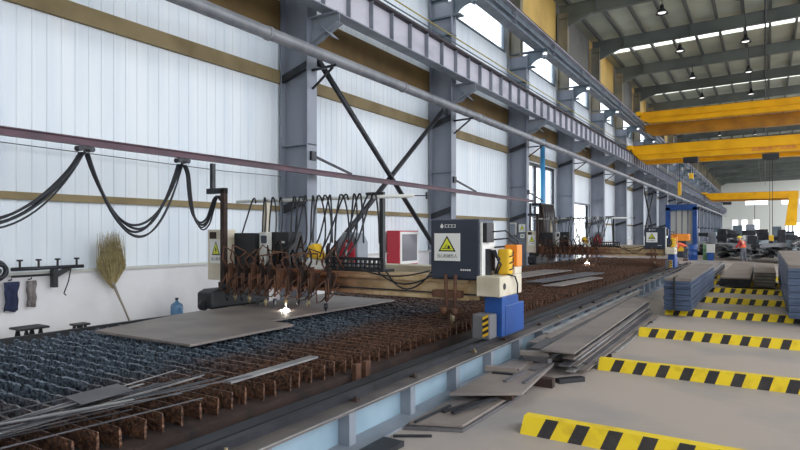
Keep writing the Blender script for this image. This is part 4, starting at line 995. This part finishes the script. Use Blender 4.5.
machine(.7, 50.5, 2.6, 2.5, 1.7, 'high tangled heap of grey beams right behind the worker', 'bluegrey', 'beam_pile', 22)
machine(2.6, 64.5, 2.6, 3, 2.0, 'high tangled heap of dark beams under the yellow crane leg', 'darkmetal', 'beam_pile', 23)
ym = thing('yellow_machine', (3.1, 54, 0), 'small yellow machine before the bright far doorway', 'machine')
MB().box(2.6, 3.5, 53.6, 54.4, .2, .9).build('body', 'amber', ym, .05); MB().box(2.85, 3.2, 53.8, 54.2, .9, 1.9).build('mast', 'amber', ym, .04)
for x in (2.75, 3.35): MB().tube([(x-.06, 53.7, .2), (x+.06, 53.7, .2)], .2, 14).build('wheel', 'black', ym)
one('steel_post', MB().box(2.3, 2.5, 52, 52.2, 0, 2.6), 'darkmetal', 'dark upright post standing left of the bright far doorway', 'post')

# ------------------------------------------------------------------ people
def skin_mesh(name, verts, edges, radii, m, parent, levels=2, root=0):
    me = bpy.data.meshes.new(name); off = parent.location if parent.parent is None else parent.parent.location
    me.from_pydata([tuple(Vector(v)-off) for v in verts], edges, []); me.materials.append(M[m])
    o = bpy.data.objects.new(name, me); COL.objects.link(o); o.parent = parent
    sk = o.modifiers.new('skin', 'SKIN')
    if not me.skin_vertices: me.attributes.new('x', 'FLOAT', 'POINT')
    return o, sk
def skinned(name, chains, m, parent):
    """chains: lists of ((x,y,z), r); points equal within 1 mm are shared. Grown with a Skin modifier, then baked to one mesh."""
    vs, rs, es, idx = [], [], [], {}
    def vid(p, r):
        k = tuple(round(c*1000) for c in p)
        if k not in idx: idx[k] = len(vs); vs.append(p); rs.append(r)
        return idx[k]
    for ch in chains:
        prev = None
        for p, r in ch:
            i = vid(p, r)
            if prev is not None: es.append((prev, i))
            prev = i
    me = bpy.data.meshes.new('sk'); me.from_pydata(vs, es, []); me.update()
    o = bpy.data.objects.new('sk', me); COL.objects.link(o)
    o.modifiers.new('skin', 'SKIN').use_smooth_shade = True
    sd = o.modifiers.new('sub', 'SUBSURF'); sd.levels = 1; sd.render_levels = 1
    bpy.context.view_layer.update()
    lay = me.skin_vertices[0].data if me.skin_vertices else None
    if lay:
        for i, r in enumerate(rs):
            lay[i].radius = (r, r)
        # one root per island
        seen = set(); adj = {i: [] for i in range(len(vs))}
        for a, b in es: adj[a].append(b); adj[b].append(a)
        for i in range(len(vs)):
            lay[i].use_root = False
        for i in range(len(vs)):
            if i in seen: continue
            lay[i].use_root = True; st = [i]
            while st:
                a = st.pop()
                if a in seen: continue
                seen.add(a); st += adj[a]
    me.update(); bpy.context.view_layer.update()
    ev = o.evaluated_get(bpy.context.evaluated_depsgraph_get()); em = ev.to_mesh()
    mb = MB(); mb.add([tuple(v.co) for v in em.vertices], [tuple(p.vertices) for p in em.polygons], 0, True)
    ev.to_mesh_clear(); bpy.data.objects.remove(o); bpy.data.meshes.remove(me)
    return mb.build(name, m, parent)
def person(base, yaw, joints, lab, top, trousers, vest=None, helmet='helmet'):
    """joints in a local frame: x right, y forward, z up"""
    c, s = math.cos(yaw), math.sin(yaw)
    W = lambda p: (base[0]+p[0]*c-p[1]*s, base[1]+p[0]*s+p[1]*c, base[2]+p[2])
    J = {k: W(v) for k, v in joints.items()}
    t = thing('person', base, lab, 'person')
    mid = lambda a, b, u=.5: tuple(a[i]+(b[i]-a[i])*u for i in range(3))
    body = [[(J['pelvis'], .14), (J['waist'], .125), (J['chest'], .15), (J['neck'], .06), (J['chin'], .065), (J['head'], .10), (J['crown'], .07)]]
    shirt = [[(J['pelvis'], .16), (J['waist'], .15), (J['chest'], .18), (mid(J['chest'], J['neck'], .7), .10)]]
    trous = [[(J['pelvis'], .165), (J['waist'], .14)]]
    for q in ('l', 'r'):
        body.append([(J['chest'], .15), (J['sh'+q], .07), (J['el'+q], .045), (J['wr'+q], .032), (J['ha'+q], .038)])
        body.append([(J['pelvis'], .14), (J['hip'+q], .095), (J['kn'+q], .06), (J['an'+q], .045), (J['to'+q], .04)])
        shirt.append([(J['chest'], .18), (J['sh'+q], .085), (J['el'+q], .065), (J['wr'+q], .05)])
        trous.append([(J['pelvis'], .165), (J['hip'+q], .115), (J['kn'+q], .085), (mid(J['kn'+q], J['an'+q], .92), .075)])
        w, h = Vector(J['wr'+q]), Vector(J['ha'+q]); d = (h-w).normalized(); side = d.cross(Vector((s, -c, .2))).normalized()
        for f in range(4):
            b0 = h+side*(.022*(f-1.5)); L = (.07, .085, .08, .06)[f]
            body.append([(tuple(b0-d*.01), .011), (tuple(b0+d*L*.55), .010), (tuple(b0+d*L+Vector((0, 0, -.02))), .008)])
        th = w+d*.035+side*-.03; body.append([(tuple(th), .012), (tuple(th+side*-.03+d*.03), .011), (tuple(th+side*-.035+d*.06), .009)])
    b = skinned('body', body, 'skin', t)
    skinned('jacket', shirt, top, t); skinned('trousers', trous, trousers, t)
    if vest: skinned('vest', [[(mid(J['pelvis'], J['waist'], .3), .19), (J['waist'], .18), (mid(J['waist'], J['chest'], .6), .19)]], vest, t)
    hd = Vector(J['head']); up = (Vector(J['crown'])-Vector(J['chin'])).normalized(); fw = Vector((-s, c, 0)); fw = (fw-up*fw.dot(up)).normalized(); rt_ = fw.cross(up)
    def HP(x, y, z): return tuple(hd+rt_*x+fw*y+up*z)
    MB().add([HP(-.012, .1, -.03), HP(.012, .1, -.03), HP(0, .1, .015), HP(0, .128, -.025)], [(0, 1, 3), (1, 2, 3), (2, 0, 3), (0, 2, 1)]).build('nose', 'skin', b)
    for x in (-.035, .035): MB().tube([HP(x-.012, .098, .015), HP(x+.012, .098, .015)], .009, 6).build('eye', 'ink', b)
    MB().tube([HP(-.025, .093, -.06), HP(.025, .093, -.06)], .006, 6).build('mouth', 'redcloth', b)
    for x in (-.105, .105): MB().tube([HP(x, 0, -.02), HP(x, .0, .025)], .018, 6).build('ear', 'skin', b)
    # helmet
    n = 14; vs = []; rings = [(.135, .02, .16), (.132, .04, .14), (.12, .09, .125), (.085, .135, .09), (.03, .155, .03)]
    for r, z, ry in rings:
        for j in range(n): an = 2*math.pi*j/n; vs.append(HP(r*math.cos(an), ry*math.sin(an)+(.02 if z < .03 else 0), z))
    k = len(rings); hm = MB(); hm.add(vs, [(i*n+j, i*n+(j+1) % n, (i+1)*n+(j+1) % n, (i+1)*n+j) for i in range(k-1) for j in range(n)]+[tuple((k-1)*n+j for j in range(n)), tuple(range(n))[::-1]], 0, True)
    hm.build('helmet', helmet, t)
    bt = MB()
    for q in ('l', 'r'): bt.bar(tuple(Vector(J['an'+q])-Vector((0, 0, .035))-(Vector(J['to'+q])-Vector(J['an'+q]))*.4), tuple(Vector(J['to'+q])+Vector((0, 0, .0))), .1, .1)
    bt.build('boots', 'black', t, .03)
    return t
stand = dict(pelvis=(0, 0, .93), waist=(0, .04, 1.08), chest=(0, .12, 1.3), neck=(0, .19, 1.47), chin=(0, .24, 1.53), head=(0, .27, 1.61), crown=(0, .26, 1.70),
             shl=(-.2, .13, 1.40), ell=(-.26, .22, 1.14), wrl=(-.18, .42, 1.0), hal=(-.15, .5, .97), shr=(.2, .13, 1.40), elr=(.28, .2, 1.14), wrr=(.2, .42, 1.02), har=(.17, .5, 1.0),
             hipl=(-.1, 0, .88), knl=(-.12, .08, .5), anl=(-.13, 0, .09), tol=(-.14, .14, .05), hipr=(.1, 0, .88), knr=(.13, .0, .5), anr=(.14, -.1, .09), tor=(.15, .05, .05))
bend = dict(pelvis=(0, -.15, .92), waist=(0, 0, 1.02), chest=(0, .24, 1.16), neck=(0, .42, 1.2), chin=(0, .5, 1.17), head=(0, .56, 1.2), crown=(0, .62, 1.26),
            shl=(-.2, .32, 1.18), ell=(-.24, .42, .92), wrl=(-.18, .5, .68), hal=(-.16, .53, .6), shr=(.2, .32, 1.18), elr=(.24, .44, .92), wrr=(.18, .54, .7), har=(.16, .58, .62),
            hipl=(-.1, -.15, .87), knl=(-.13, -.02, .48), anl=(-.14, -.1, .09), tol=(-.15, .05, .05), hipr=(.1, -.15, .87), knr=(.13, -.04, .48), anr=(.14, -.14, .09), tor=(.15, .0, .05))
person((-1.15, 42.6, 0), R(60), stand, 'worker in red jacket, orange vest and yellow helmet standing among the steel', 'redcloth', 'greytrouser', 'orangecloth')
person((-4.75, 44.5, 0), R(80), bend, 'worker in orange top bending over beside the blue drum', 'orangecloth', 'navy')

# ------------------------------------------------------------------ light: daylight
w = bpy.data.worlds.new('World'); sc.world = w; w.use_nodes = True
bg = w.node_tree.nodes['Background']; bg.inputs[0].default_value = (.91, .95, 1.0, 1); bg.inputs[1].default_value = 1.0

# ------------------------------------------------------------------ camera
cam = bpy.data.cameras.new('Camera'); co = bpy.data.objects.new('Camera', cam); COL.objects.link(co)
co.location = (0, 0, 2.0); co.rotation_euler = (R(90), 0, R(32.2))
cam.sensor_width = 36; cam.lens = 580/800*36; cam.shift_y = 7/800; cam.clip_end = 800; cam.clip_start = .05
sc.camera = co
vs_ = sc.view_settings
sc.display_settings.display_device = 'sRGB'
vs_.view_transform = 'Standard'; vs_.look = 'None'; vs_.gamma = 1; vs_.use_curve_mapping = False
vs_.exposure = 1.72
sc.cycles.use_denoising = True
sc.cycles.max_bounces = 10; sc.cycles.diffuse_bounces = 6; sc.cycles.transparent_max_bounces = 12
sc.cycles.sample_clamp_indirect = 8
